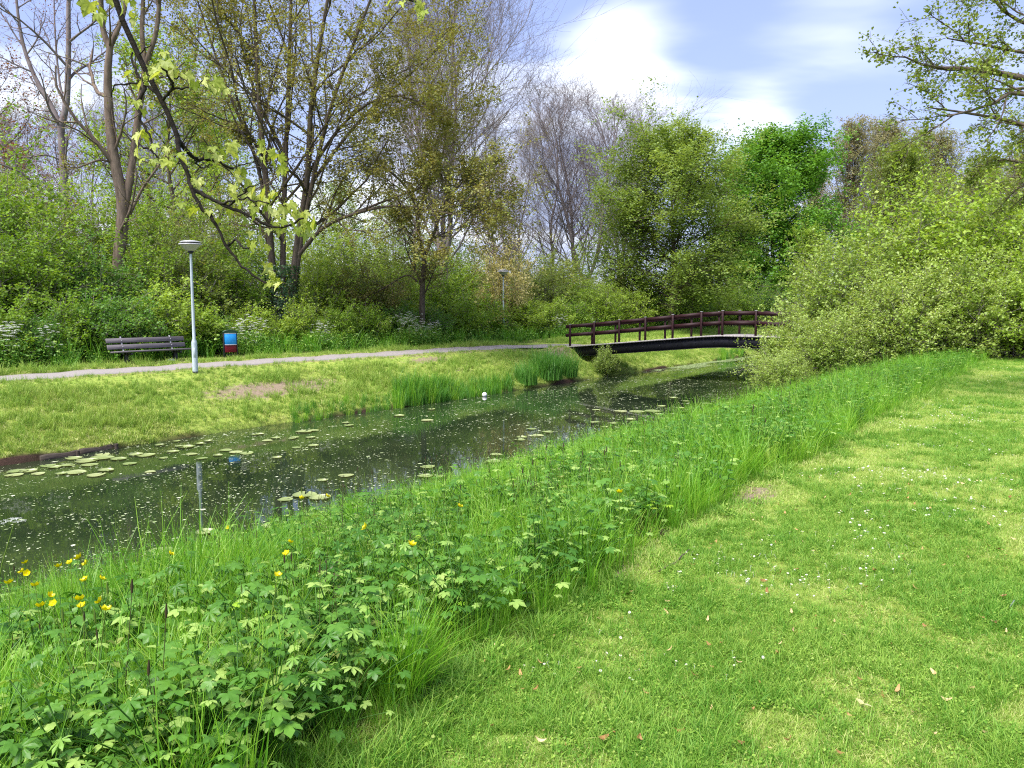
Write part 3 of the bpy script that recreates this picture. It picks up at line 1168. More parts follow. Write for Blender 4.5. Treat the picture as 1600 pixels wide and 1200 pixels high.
def twig_leaves(rng, geo, P, n, L, W, sig, t0=0.25, droop=0.0, clump=0.5, keep=None, flat=0.7):
    """n leaves along each last twig"""
    Np, KP = P.shape[:2]
    t = t0 + (1 - t0) * rng.random((Np, n))
    x = t * (KP - 1)
    i = np.minimum(x.astype(int), KP - 2)
    f = (x - i)[..., None]
    ar = np.arange(Np)[:, None]
    c = P[ar, i] * (1 - f) + P[ar, i + 1] * f
    T = nrm(P[ar, i + 1] - P[ar, i])
    c = (c + rng.normal(0, sig, c.shape)).reshape(-1, 3)
    # whole boughs differ in tone, then twigs, then single leaves
    bough = rng.random(Np // 7 + 1)[np.arange(Np) // 7][:, None]
    rnd = (clump * (0.62 * bough + 0.38 * rng.random((Np, 1))) + (1 - clump) * rng.random((Np, n))).reshape(-1)
    nn = rng.normal(size=c.shape)
    nn[:, 2] = np.abs(nn[:, 2]) + flat
    nn = nrm(nn)
    d = nrm(T.reshape(-1, 3) * 0.6 + rng.normal(size=c.shape) + np.array([0, 0, -droop]))
    if keep is not None:
        m = keep(c)
        c, nn, d, rnd = c[m], nn[m], d[m], rnd[m]
    s = rng.uniform(0.65, 1.25, len(c))
    geo.leaves(c, nn, d, L * s, W * s, rnd)


def broadleaf(seed, Ht, Rc, hb, nl=34, n2=10, n3=6, nleaf=20, L=0.13, W=0.085, tr=0.22, peak=0.35, sig=0.08, up=0.06, twist=0.02, upright=0.0, leafmat='leaf_hornbeam', barkmat='bark_dark', stems=1, thin=0.0):
    """trunk / limbs / twigs / crown of a round crowned tree, foot at the origin"""
    rng = np.random.default_rng(seed)
    P0, R0 = [], []
    for k in range(stems):
        a = rng.random() * 6.28
        spread = 0.0 if stems == 1 else Rc * 0.35
        pts = [(0.15 * math.cos(a) * (stems > 1), 0.15 * math.sin(a) * (stems > 1), -0.3)]
        for z in np.linspace(0.12, 1, 6):
            w = spread * z ** 1.3
            pts.append((w * math.cos(a) + rng.normal(0, twist * Ht * 0.4), w * math.sin(a) + rng.normal(0, twist * Ht * 0.4), z * Ht * 0.95))
        P0.append(resample(pts, 16))
        R0.append(np.interp(np.linspace(0, 1, 16), [0, 0.06, 0.5, 1], [tr * 1.4, tr, tr * 0.6, 0.02]))
    P0, R0 = np.array(P0), np.array(R0)
    f0 = hb / Ht

    def prof(t):
        u = np.clip((t - f0) / (1 - f0), 0, 1)
        return np.where(u < peak, 0.62 + 0.38 * np.sin(u / peak * 1.57), np.sqrt(np.clip(1 - ((u - peak) / (1.02 - peak)) ** 2, 0.02, 1)))
    ap = lambda t: 1.35 - 0.75 * np.clip((t - f0) / (1 - f0), 0, 1) - upright
    P1, R1 = kids(rng, P0, R0, nl, f0, 0.98, 1.0, Rc * (1.12 + 0.5 * upright), 8, 0.14, 0.12, 0.10, up + 0.05 * upright, 0.55, 0.02, prof, False, ap)
    P2, R2 = kids(rng, P1, R1, n2, 0.15, 1.0, 0.85, 0.38, 5, 0.25, 0.2, 0.12, up, 0.6, 0.009)
    P3, R3 = kids(rng, P2, R2, n3, 0.1, 1.0, 0.8, 0.45, 4, 0.25, 0.25, 0.15, up * 0.5, 0.6, 0.005)
    tk, tw, lf = Geo(), Geo(), Geo()
    tk.tubes(P0, R0, 10)
    tk.tubes(P1, R1, 5)
    tw.tubes(P2, R2, 4)
    tw.tubes(P3, R3, 3)
    keep = None
    if thin:
        keep = lambda c: rng.random(len(c)) > thin * np.clip(c[:, 2] / Ht, 0, 1)
    twig_leaves(rng, lf, P3, nleaf, L, W, sig, clump=0.72, keep=keep)
    return tk.mesh('trunk', barkmat, True), tw.mesh('twigs', barkmat), lf.mesh('crown', leafmat)


def bare(seed, Ht, Rc, hb, nl=26, n2=9, n3=7, n4=3, tr=0.2, stems=1, buds=0, leafmat='leaf_bronze', barkmat='bark_twig'):
    """a tree not yet in leaf: ascending limbs and a haze of fine twigs"""
    rng = np.random.default_rng(seed)
    P0, R0 = [], []
    for k in range(stems):
        a = k * 6.28 / max(stems, 1) + rng.random()
        sp = 0.0 if stems == 1 else Rc * 0.55
        pts = [(0.2 * math.cos(a) * (stems > 1), 0.2 * math.sin(a) * (stems > 1), -0.3)]
        for z in np.linspace(0.15, 1, 6):
            w = sp * z ** 1.2
            pts.append((w * math.cos(a) + rng.normal(0, 0.012 * Ht), w * math.sin(a) + rng.normal(0, 0.012 * Ht), z * Ht * (0.97 - 0.06 * (k % 3))))
        P0.append(resample(pts, 18))
        R0.append(np.interp(np.linspace(0, 1, 18), [0, 0.05, 0.5, 1], [tr * 1.35, tr, tr * 0.55, 0.02]))
    P0, R0 = np.array(P0), np.array(R0)
    f0 = hb / Ht
    prof = lambda t: np.interp((t - f0) / (1 - f0), [0, 0.3, 0.7, 1], [0.8, 1.0, 0.75, 0.3])
    P1, R1 = kids(rng, P0, R0, nl, f0, 0.98, 0.75, Rc * 1.25, 9, 0.15, 0.15, 0.10, 0.13, 0.45, 0.018, prof, False)
    P2, R2 = kids(rng, P1, R1, n2, 0.15, 1.0, 0.6, 0.42, 6, 0.25, 0.18, 0.10, 0.10, 0.5, 0.009)
    P3, R3 = kids(rng, P2, R2, n3, 0.1, 1.0, 0.6, 0.5, 4, 0.25, 0.2, 0.12, 0.08, 0.6, 0.006)
    tk, tw, lf = Geo(), Geo(), Geo()
    tk.tubes(P0, R0, 9)
    tk.tubes(P1, R1, 5)
    tw.tubes(P2, R2, 4)
    tw.tubes(P3, R3, 3)
    last = P3
    if n4:
        P4, R4 = kids(rng, P3, R3, n4, 0.2, 1.0, 0.6, 0.6, 3, 0.3, 0.2, 0.12, 0.05, 0.7, 0.005)
        tw.tubes(P4, R4, 3)
        last = P4
    if buds:
        twig_leaves(rng, lf, last, buds, 0.10, 0.06, 0.03, 0.3)
    return tk.mesh('trunk', barkmat, True), tw.mesh('twigs', barkmat), (lf.mesh('crown', leafmat) if buds else None)


def drawn(seed, stems, base, levels, nleaf, L, W, sig, leafmat, barkmat, keep=None, sides=9, wander=0.12, droop=0.1, flat=0.7, clump=0.5):
    """a tree whose main stems are laid out one by one; stems = [(points in the world, r0, r1)]"""
    rng = np.random.default_rng(seed)
    K = 16
    P0 = np.array([resample([tuple(np.array(p) - np.array(base)) for p in pts], K) for pts, _, _ in stems])
    R0 = np.array([np.linspace(1, 0, K) ** 0.8 * (a - b) + b for _, a, b in stems])
    tk, tw, lf = Geo(), Geo(), Geo()
    tk.tubes(P0, R0, sides)
    P, R = P0, R0
    for li, (n, t0, ang, rel, up) in enumerate(levels):
        P, R = kids(rng, P, R, n, t0, 1.0, ang, rel, (7, 5, 4, 3)[li], 0.3, 0.2, wander, up, 0.55, (0.014, 0.007, 0.004, 0.003)[li])
        (tk if li == 0 else tw).tubes(P, R, (5, 4, 3, 3)[li])
    if nleaf:
        twig_leaves(rng, lf, P, nleaf, L, W, sig, 0.2, droop, clump, keep, flat)
    return tk.mesh('trunk', barkmat, True), tw.mesh('twigs', barkmat), (lf.mesh('crown', leafmat) if nleaf else None)


def plant_tree(name, label, cat, meshes, loc, rotz=0.0, scale=1.0, group=None):
    t = thing(name, label, cat, loc, rotz, scale, group)
    part('trunk', meshes[0], t)
    part('twigs', meshes[1], t, kind='stuff')
    if meshes[2] is not None:
        part('crown', meshes[2], t, kind='stuff')
    return t


def foot(px, Y, dz=0.0):
    x = (px - 800) / F / math.cos(PITCH) * Y
    # column px at the height of the ground: correct for the tilt of the camera
    return Vector((x, Y, gz(x, Y) + dz))


def W3(px, py, Y):
    return tuple(at(px, py, Y))


def build_trees():
    # big many-stemmed field maple with ivy at its foot
    b = foot(443, 34.0)
    Y = 34.0
    stems = [([tuple(b + Vector((-0.15, 0, -0.3))), W3(424, 400, Y), W3(417, 300, Y), W3(404, 150, Y + 0.6), W3(392, -120, Y + 1)], 0.173, 0.040),
             ([tuple(b + Vector((0.0, 0.2, -0.3))), W3(442, 400, Y + .4), W3(446, 250, Y + 1), W3(452, 100, Y + 1.5), W3(458, -140, Y + 2)], 0.144, 0.040),
             ([tuple(b + Vector((0.15, 0, -0.3))), W3(463, 390, Y), W3(480, 280, Y - .3), W3(488, 150, Y - .6), W3(525, -80, Y - 1)], 0.173, 0.040),
             ([tuple(b + Vector((0.15, -0.1, -0.3))), W3(470, 380, Y), W3(508, 200, Y - 1), W3(548, 80, Y - 1.6), W3(610, -80, Y - 2.2)], 0.130, 0.032),
             ([W3(466, 400, Y), W3(500, 360, Y - .5), W3(545, 337, Y - 1.2), W3(620, 322, Y - 2), W3(725, 338, Y - 2.6)], 0.086, 0.024),
             ([W3(422, 360, Y), W3(400, 250, Y + .4), W3(352, 130, Y + .2), W3(305, -10, Y)], 0.094, 0.024),
             ([W3(478, 300, Y), W3(520, 240, Y + .4), W3(585, 165, Y + .8), W3(670, 90, Y + 1), W3(720, 40, Y + 1.2)], 0.079, 0.024),
             ([W3(482, 270, Y), W3(540, 190, Y - 1), W3(610, 150, Y - 1.6), W3(700, 175, Y - 2)], 0.072, 0.016),
             ([W3(450, 250, Y + 1), W3(400, 150, Y + 2), W3(370, 40, Y + 3), W3(345, -60, Y + 3)], 0.072, 0.024),
             ([W3(560, 330, Y - 1.3), W3(640, 300, Y - 1.8), W3(710, 280, Y - 1.6), W3(770, 300, Y - 1.5)], 0.050, 0.016)]
    m = drawn(11, stems, b, [(10, 0.22, 0.75, 0.30, 0.06), (8, 0.12, 0.8, 0.42, 0.03), (6, 0.1, 0.8, 0.5, 0.0)], 18, 0.11, 0.075, 0.09, 'leaf_bronze', 'bark_dark')
    t = plant_tree('multi_stem_tree', 'large many-stemmed tree with ivy clad foot and bronze green young leaves', 'tree', m, b)
    # ivy on the foot of the stems
    rng = np.random.default_rng(12)
    n = 3600
    z = rng.random(n) ** 0.8 * 3.4
    a = rng.random(n) * 6.28
    rad = np.interp(z, [0, 1, 2.4, 3.4], [0.75, 0.62, 0.66, 0.75]) * (0.85 + 0.3 * rng.random(n))
    c = np.stack([rad * np.cos(a), rad * np.sin(a), z], -1)
    nn = nrm(np.stack([np.cos(a), np.sin(a), np.full(n, 0.35)], -1) + rng.normal(0, 0.3, (n, 3)))
    g = Geo()
    g.leaves(c, nn, rng.normal(size=(n, 3)) + np.array([0, 0, -1.2]), 0.10, 0.085, rng.random(n))
    g.obj('ivy', 'ivy', t, kind='stuff')

    # stout tree behind the bench that forks low
    b = foot(184, 30.0)
    Y = 30.0
    stems = [([tuple(b + Vector((0, 0, -0.3))), W3(187, 400, Y), W3(192, 320, Y), W3(176, 235, Y), W3(168, 130, Y), W3(172, 72, Y)], 0.288, 0.112),
             ([W3(172, 78, Y), W3(160, 40, Y), W3(156, -40, Y - .2), W3(150, -140, Y)], 0.112, 0.038),
             ([W3(172, 74, Y), W3(184, 45, Y), W3(196, 5, Y + .3), W3(205, -120, Y)], 0.096, 0.038),
             ([W3(194, 330, Y), W3(205, 265, Y + .2), W3(216, 180, Y + .4), W3(228, 100, Y + .5)], 0.152, 0.098),
             ([W3(228, 104, Y + .5), W3(222, 55, Y + .5), W3(224, -20, Y + .6), W3(220, -130, Y)], 0.096, 0.038),
             ([W3(228, 100, Y + .5), W3(244, 50, Y + .4), W3(250, -10, Y + .4), W3(262, -120, Y)], 0.096, 0.038),
             ([W3(203, 335, Y), W3(222, 296, Y - .2), W3(240, 270, Y - .3), W3(265, 235, Y - .4)], 0.064, 0.022),
             ([W3(178, 255, Y), W3(155, 250, Y - .3), W3(120, 262, Y - .6), W3(100, 258, Y - 1)], 0.048, 0.015)]
    m = drawn(21, stems, b, [(6, 0.3, 0.8, 0.26, 0.05), (6, 0.15, 0.8, 0.45, 0.03), (4, 0.1, 0.8, 0.5, 0.0)], 2, 0.08, 0.055, 0.05, 'leaf_bronze', 'bark_grey')
    plant_tree('forked_tree', 'stout brown trunked tree behind the bench, forking low into two stems', 'tree', m, b)

    # slimmer forked tree at the left
    b = foot(104, 38.0)
    Y = 38.0
    stems = [([tuple(b + Vector((0, 0, -0.3))), W3(103, 380, Y), W3(100, 280, Y), W3(95, 195, Y)], 0.232, 0.150),
             ([W3(95, 198, Y), W3(80, 165, Y), W3(52, 115, Y), W3(32, 50, Y), W3(20, -60, Y)], 0.120, 0.030),
             ([W3(95, 198, Y), W3(104, 160, Y), W3(107, 80, Y), W3(107, 10, Y), W3(112, -110, Y)], 0.152, 0.045),
             ([W3(101, 168, Y), W3(92, 120, Y + .4), W3(86, 50, Y + .6), W3(84, -20, Y + 1)], 0.056, 0.022),
             ([W3(96, 250, Y), W3(70, 242, Y - .5), W3(40, 246, Y - 1), W3(10, 235, Y - 1)], 0.048, 0.015)]
    m = drawn(22, stems, b, [(8, 0.2, 0.75, 0.32, 0.06), (7, 0.15, 0.75, 0.45, 0.04), (5, 0.1, 0.8, 0.5, 0.02)], 2, 0.08, 0.05, 0.05, 'leaf_copper', 'bark_twig')
    plant_tree('slim_tree', 'slim forked tree nearly bare of leaves, behind the leftmost shrubs', 'tree', m, b)

    # leaning little tree with a dark limb to the left
    b = foot(660, 38.0)
    Y = 38.0
    stems = [([tuple(b + Vector((0, 0, -0.2))), W3(660, 450, Y), W3(663, 410, Y), W3(655, 370, Y), W3(652, 330, Y)], 0.16, 0.08),
             ([W3(664, 400, Y), W3(680, 360, Y), W3(694, 320, Y), W3(735, 270, Y)], 0.09, 0.03),
             ([W3(652, 440, Y), W3(635, 430, Y), W3(600, 450, Y - .5), W3(560, 470, Y - .8)], 0.05, 0.015),
             ([W3(654, 350, Y), W3(640, 300, Y), W3(600, 262, Y), W3(560, 255, Y)], 0.08, 0.02),
             ([W3(654, 340, Y), W3(668, 290, Y), W3(690, 250, Y - .4), W3(700, 180, Y)], 0.08, 0.02),
             ([W3(690, 330, Y), W3(730, 320, Y - .5), W3(780, 335, Y - 1)], 0.05, 0.015)]
    m = drawn(23, stems, b, [(9, 0.3, 0.8, 0.42, 0.03), (8, 0.1, 0.8, 0.45, 0.0), (6, 0.1, 0.8, 0.5, 0.0)], 7, 0.11, 0.075, 0.12, 'leaf_bronze', 'bark_dark')
    plant_tree('small_maple', 'small olive leaved tree with twin stems over pale green shrubs', 'tree', m, b)

    # trees not yet in leaf
    bm_ = [bare(31, 20, 4.6, 4.0, 24, 9, 7, 3, 0.15, 3), bare(32, 20, 4.2, 5.0, 30, 9, 7, 3, 0.17, 1), bare(33, 19, 4.4, 3.5, 22, 9, 7, 3, 0.19, 2, buds=1, leafmat='leaf_poplar')]
    for k, (px, Y, h, w, rz, mi, lab) in enumerate((
            (694, 48, 23.5, 1.12, 0.3, 0, 'tall bare tree with fine upswept twigs right of the many-stemmed tree'),
            (908, 70, 20.6, 1.4, 1.1, 0, 'leafless grey tree with a fan shaped top against the cloud'),
            (862, 72, 18.5, 1.15, 2.0, 1, 'narrow leafless tree left of the fan shaped one'),
            (970, 78, 20.5, 1.3, 2.9, 0, 'leafless tree half hidden by the hornbeam at the bridge'),
            (655, 60, 23.0, 0.9, 4.0, 1, 'bare tree seen through the bronze leaves of the many-stemmed tree'),
            (320, 62, 20.0, 0.9, 5.0, 2, 'thin bare tree seen between the forked tree and the lamp'),
            (140, 66, 19.0, 0.9, 0.8, 2, 'bare brownish tree between the slim tree and the forked tree'),
            (30, 60, 17.0, 1.0, 1.7, 2, 'bare brownish tree at the left edge behind the copper one'),
            (250, 75, 21.0, 0.8, 2.6, 0, 'distant bare tree right of the forked trunk'),
            (800, 66, 17.5, 0.85, 3.3, 2, 'bare budding tree behind the yellow flowering shrub'))):
        f = foot(px, Y)
        plant_tree('bare_tree', lab, 'tree', bm_[mi], f, rz, (w * h / 20, w * h / 20, h / 20), 'leafless trees')

    # hornbeam left of the bridge's far end, and the bright green maple beside it
    m = broadleaf(41, 15.8, 5.1, 2.2, 48, 12, 8, 20, 0.175, 0.12, 0.20, 0.34, 0.2, 0.03, leafmat='leaf_hornbeam', barkmat='bark_dark')
    plant_tree('hornbeam_tree', 'egg shaped olive green tree standing behind the footbridge railing', 'tree', m, foot(1046, 56), 0.4, (1.06, 1.06, 0.82))
    m = broadleaf(42, 20.0, 6.0, 4.0, 46, 12, 8, 19, 0.27, 0.20, 0.27, 0.46, 0.26, 0.0, leafmat='leaf_maple', barkmat='bark_black')
    plant_tree('maple_tree', 'bright green round tree in full leaf, right of the egg shaped one', 'tree', m, foot(1200, 74), 1.2, (0.90, 0.90, 0.82))
    m = broadleaf(43, 9.0, 2.6, 1.5, 24, 8, 6, 14, 0.12, 0.06, 0.10, 0.3, 0.07, 0.12, leafmat='shrub_light', barkmat='bark_grey', upright=0.35)
    plant_tree('young_willow', 'slender pale green young tree in front of the bright green one', 'tree', m, foot(1262, 52), 0.2, (1.0, 1.0, 0.88))

    # tall poplars beyond, brownish with opening leaves
    pm = [broadleaf(51, 24, 3.7, 5.0, 34, 9, 6, 9, 0.17, 0.12, 0.24, 0.35, 0.12, 0.1, leafmat='leaf_poplar', barkmat='bark_grey', upright=0.4, stems=2),
          broadleaf(52, 24, 4.6, 5.0, 34, 9, 6, 9, 0.17, 0.12, 0.24, 0.4, 0.12, 0.08, leafmat='leaf_poplar', barkmat='bark_dark', upright=0.3, stems=3)]
    for px, Y, h, w, rz, mi, lab in (
            (1308, 96, 25.5, 1.0, 0.1, 0, 'grey green poplar just right of the bright green tree'),
            (1362, 104, 27.0, 0.95, 1.4, 1, 'brownish pink poplar behind the willow green one'),
            (1440, 106, 28.0, 1.0, 2.2, 1, 'brownish poplar with the highest top right of centre'),
            (1268, 110, 25.0, 0.8, 3.2, 0, 'poplar top showing above the bright green tree'),
            (1530, 92, 21.0, 1.1, 4.0, 1, 'reddish brown poplar under the overhanging branches'),
            (1590, 96, 22.0, 1.1, 5.0, 1, 'reddish brown poplar at the right edge'),
            (1140, 104, 22.0, 1.0, 5.5, 0, 'poplar seen in the gap between the egg shaped tree and the bright one')):
        plant_tree('poplar_tree', lab, 'tree', pm[mi], foot(px, Y), rz, (w * h / 24, w * h / 24, h / 26.5), 'poplars beyond the canal')
    m = broadleaf(53, 19, 4.4, 3.0, 32, 9, 6, 15, 0.15, 0.10, 0.22, 0.45, 0.11, 0.1, leafmat='shrub_olive', barkmat='bark_dark', upright=0.3, stems=3)
    plant_tree('willow_tree', 'willow green many-stemmed tree in front of the brownish poplars', 'tree', m, foot(1392, 82), 0.6, (1.0, 1.0, 0.98))
    m = broadleaf(54, 11, 4.4, 2.0, 28, 9, 6, 14, 0.11, 0.075, 0.16, 0.4, 0.09, 0.05, leafmat='leaf_right', barkmat='bark_dark')
    plant_tree('ochre_tree', 'ochre yellow leaved tree rising behind the pale bushes at right', 'tree', m, foot(1600, 40), 0.3, (1.15, 1.15, 0.86))
    t = dup(bpy.data.objects['ochre_tree'], foot(1490, 47), 2.0, (1.0, 1.0, 0.84), 'lower ochre green tree just behind the tops of the pale bushes')

    # copper and green crowns that close the background on the left
    m = broadleaf(61, 15, 4.6, 3.0, 32, 9, 6, 13, 0.13, 0.09, 0.2, 0.4, 0.1, 0.05, leafmat='leaf_copper', barkmat='bark_dark', thin=0.35)
    plant_tree('copper_tree', 'copper leaved tree at the left edge of the wood', 'tree', m, foot(-40, 45), 0.3, (1.0, 1.0, 1.0))
    t = dup(bpy.data.objects['copper_tree'], foot(770, 74), 2.0, (0.8, 0.8, 0.95), 'pale copper tree far behind the yellow flowering shrub')
    t = dup(bpy.data.objects['copper_tree'], foot(60, 72), 4.1, (1.0, 1.0, 1.0), 'far copper tree behind the slim forked one')
    m = broadleaf(62, 14, 4.3, 1.8, 32, 9, 6, 16, 0.14, 0.10, 0.18, 0.35, 0.1, 0.04, leafmat='shrub_light', barkmat='bark_grey', thin=0.2)
    for k, (px, Y, h, w, lab) in enumerate(((285, 48, 16.5, 1.05, 'fresh green tree behind the street lamp'), (535, 56, 9.5, 0.9, 'fresh green tree behind the right limb of the many-stemmed tree'),
                                            (30, 42, 8.0, 0.95, 'low fresh green tree at the left edge'), (350, 58, 15.0, 1.0, 'fresh green tree left of the many-stemmed tree'),
                                            (620, 64, 9.5, 1.0, 'pale green tree deep in the wood behind the small olive one'))):
        plant_tree('green_tree', lab, 'tree', m, foot(px, Y), k * 1.3, (w * h / 14, w * h / 14, h / 14), 'fresh green trees in the wood')

    # tree at the right edge whose branches hang into view; its trunk stands outside
    b = Vector((12.6, 13.2, gz(12.6, 13.2)))
    Y = 14.0
    top = [tuple(b + Vector((-0.2, 0.3, 3.2))), tuple(b + Vector((-0.3, 0.3, 5.2)))]
    stems = [([tuple(b + Vector((0, 0, -0.2))), tuple(b + Vector((0.05, 0, 1.5))), top[0], top[1], tuple(b + Vector((-0.1, 0.2, 8.5)))], 0.26, 0.06),
             ([top[1], W3(1720, 150, 13.6), W3(1600, 122, Y), W3(1520, 108, Y), W3(1455, 105, Y - .2), W3(1412, 88, Y - .4)], 0.10, 0.012),
             ([top[1], W3(1700, 60, 14.2), W3(1610, 40, Y + 1), W3(1560, 10, Y + 1), W3(1540, -30, Y + 1)], 0.08, 0.012),
             ([top[0], W3(1720, 210, 13.0), W3(1600, 145, Y - 1), W3(1545, 165, Y - 1.2), W3(1480, 182, Y - 1.3)], 0.07, 0.012),
             ([top[0], W3(1700, 230, 12.6), W3(1600, 195, Y - .5), W3(1520, 178, Y - .6), W3(1450, 168, Y - .6)], 0.07, 0.01),
             ([top[0], W3(1720, 290, 14.0), W3(1600, 255, Y + 1), W3(1550, 250, Y + 1.2), W3(1525, 262, Y + 1.4)], 0.05, 0.010),
             ([top[0], W3(1740, 330, 14.4), W3(1650, 270, Y + 1.4), W3(1610, 285, Y + 1.6), W3(1580, 300, Y + 1.8)], 0.05, 0.010),
             ([top[1], W3(1700, 20, 14.6), W3(1620, 80, Y + .6), W3(1540, 70, Y + .6), W3(1480, 60, Y + .4)], 0.06, 0.01)]
    kp = lambda c: c[:, 2] < 9.0
    m = drawn(71, stems, b, [(9, 0.3, 0.7, 0.14, 0.02), (7, 0.1, 0.8, 0.45, 0.0), (4, 0.1, 0.8, 0.5, -0.02)], 9, 0.066, 0.046, 0.05, 'leaf_right', 'bark_dark', kp)
    plant_tree('overhanging_tree', 'tree at the right edge whose leafy branches reach in above the pale bushes', 'tree', m, b)


build_trees()


def make_shrub(seed, h, r, ns, n1, n2, nleaf, L, W, leafmat, up=0.03, low=0.12, sig=0.06, barkmat='bark_twig'):
    rng = np.random.default_rng(seed)
    P0 = []
    for k in range(ns):
        a = k * 2.399 + rng.normal(0, 0.3)
        q = math.sqrt((k + 0.5) / ns)
        e = r * 0.85 * q * rng.uniform(0.8, 1.05)
        top = h * (1 - 0.55 * q ** 2.2) * rng.uniform(0.82, 1.02)
        b0 = 0.18 * r * q
        pts = [(b0 * math.cos(a), b0 * math.sin(a), -0.1), ((b0 + 0.45 * (e - b0)) * math.cos(a), (b0 + 0.45 * (e - b0)) * math.sin(a), top * 0.5), (e * math.cos(a), e * math.sin(a), top * 0.97)]
        pts = [np.array(p) + rng.normal(0, 0.05 * r, 3) * (i > 0) for i, p in enumerate(pts)]
        P0.append(resample(pts, 10))
    P0 = np.array(P0)
    R0 = np.broadcast_to(np.linspace(0.03, 0.008, 10), (ns, 10)) * (0.5 + 0.25 * h / 2)
    P1, R1 = kids(rng, P0, R0, n1, low, 1.0, 0.9, 0.36, 6, 0.25, 0.25, 0.14, up, 0.6, 0.007)
    P2, R2 = kids(rng, P1, R1, n2, 0.1, 1.0, 0.8, 0.5, 4, 0.25, 0.25, 0.16, up, 0.6, 0.004)
    P2[..., 2] = np.maximum(P2[..., 2], 0.03)
    tw, lf = Geo(), Geo()
    tw.tubes(P0, R0, 5)
    tw.tubes(P1, R1, 4)
    tw.tubes(P2, R2, 3)
    twig_leaves(rng, lf, P2, nleaf, L, W, sig, 0.1, 0.1, 0.65)
    return tw.mesh('stems', barkmat), lf.mesh('foliage', leafmat)


def plant_shrub(name, label, meshes, loc, rz, sc, mat=None, group=None, cat='shrub'):
    t = thing(name, label, cat, loc, rz, sc, group)
    part('stems', meshes[0], t)
    o = part('foliage', meshes[1], t, kind='stuff')
    if mat:
        o.material_slots[0].link = 'OBJECT'
        o.material_slots[0].material = MATS[mat]
    return t


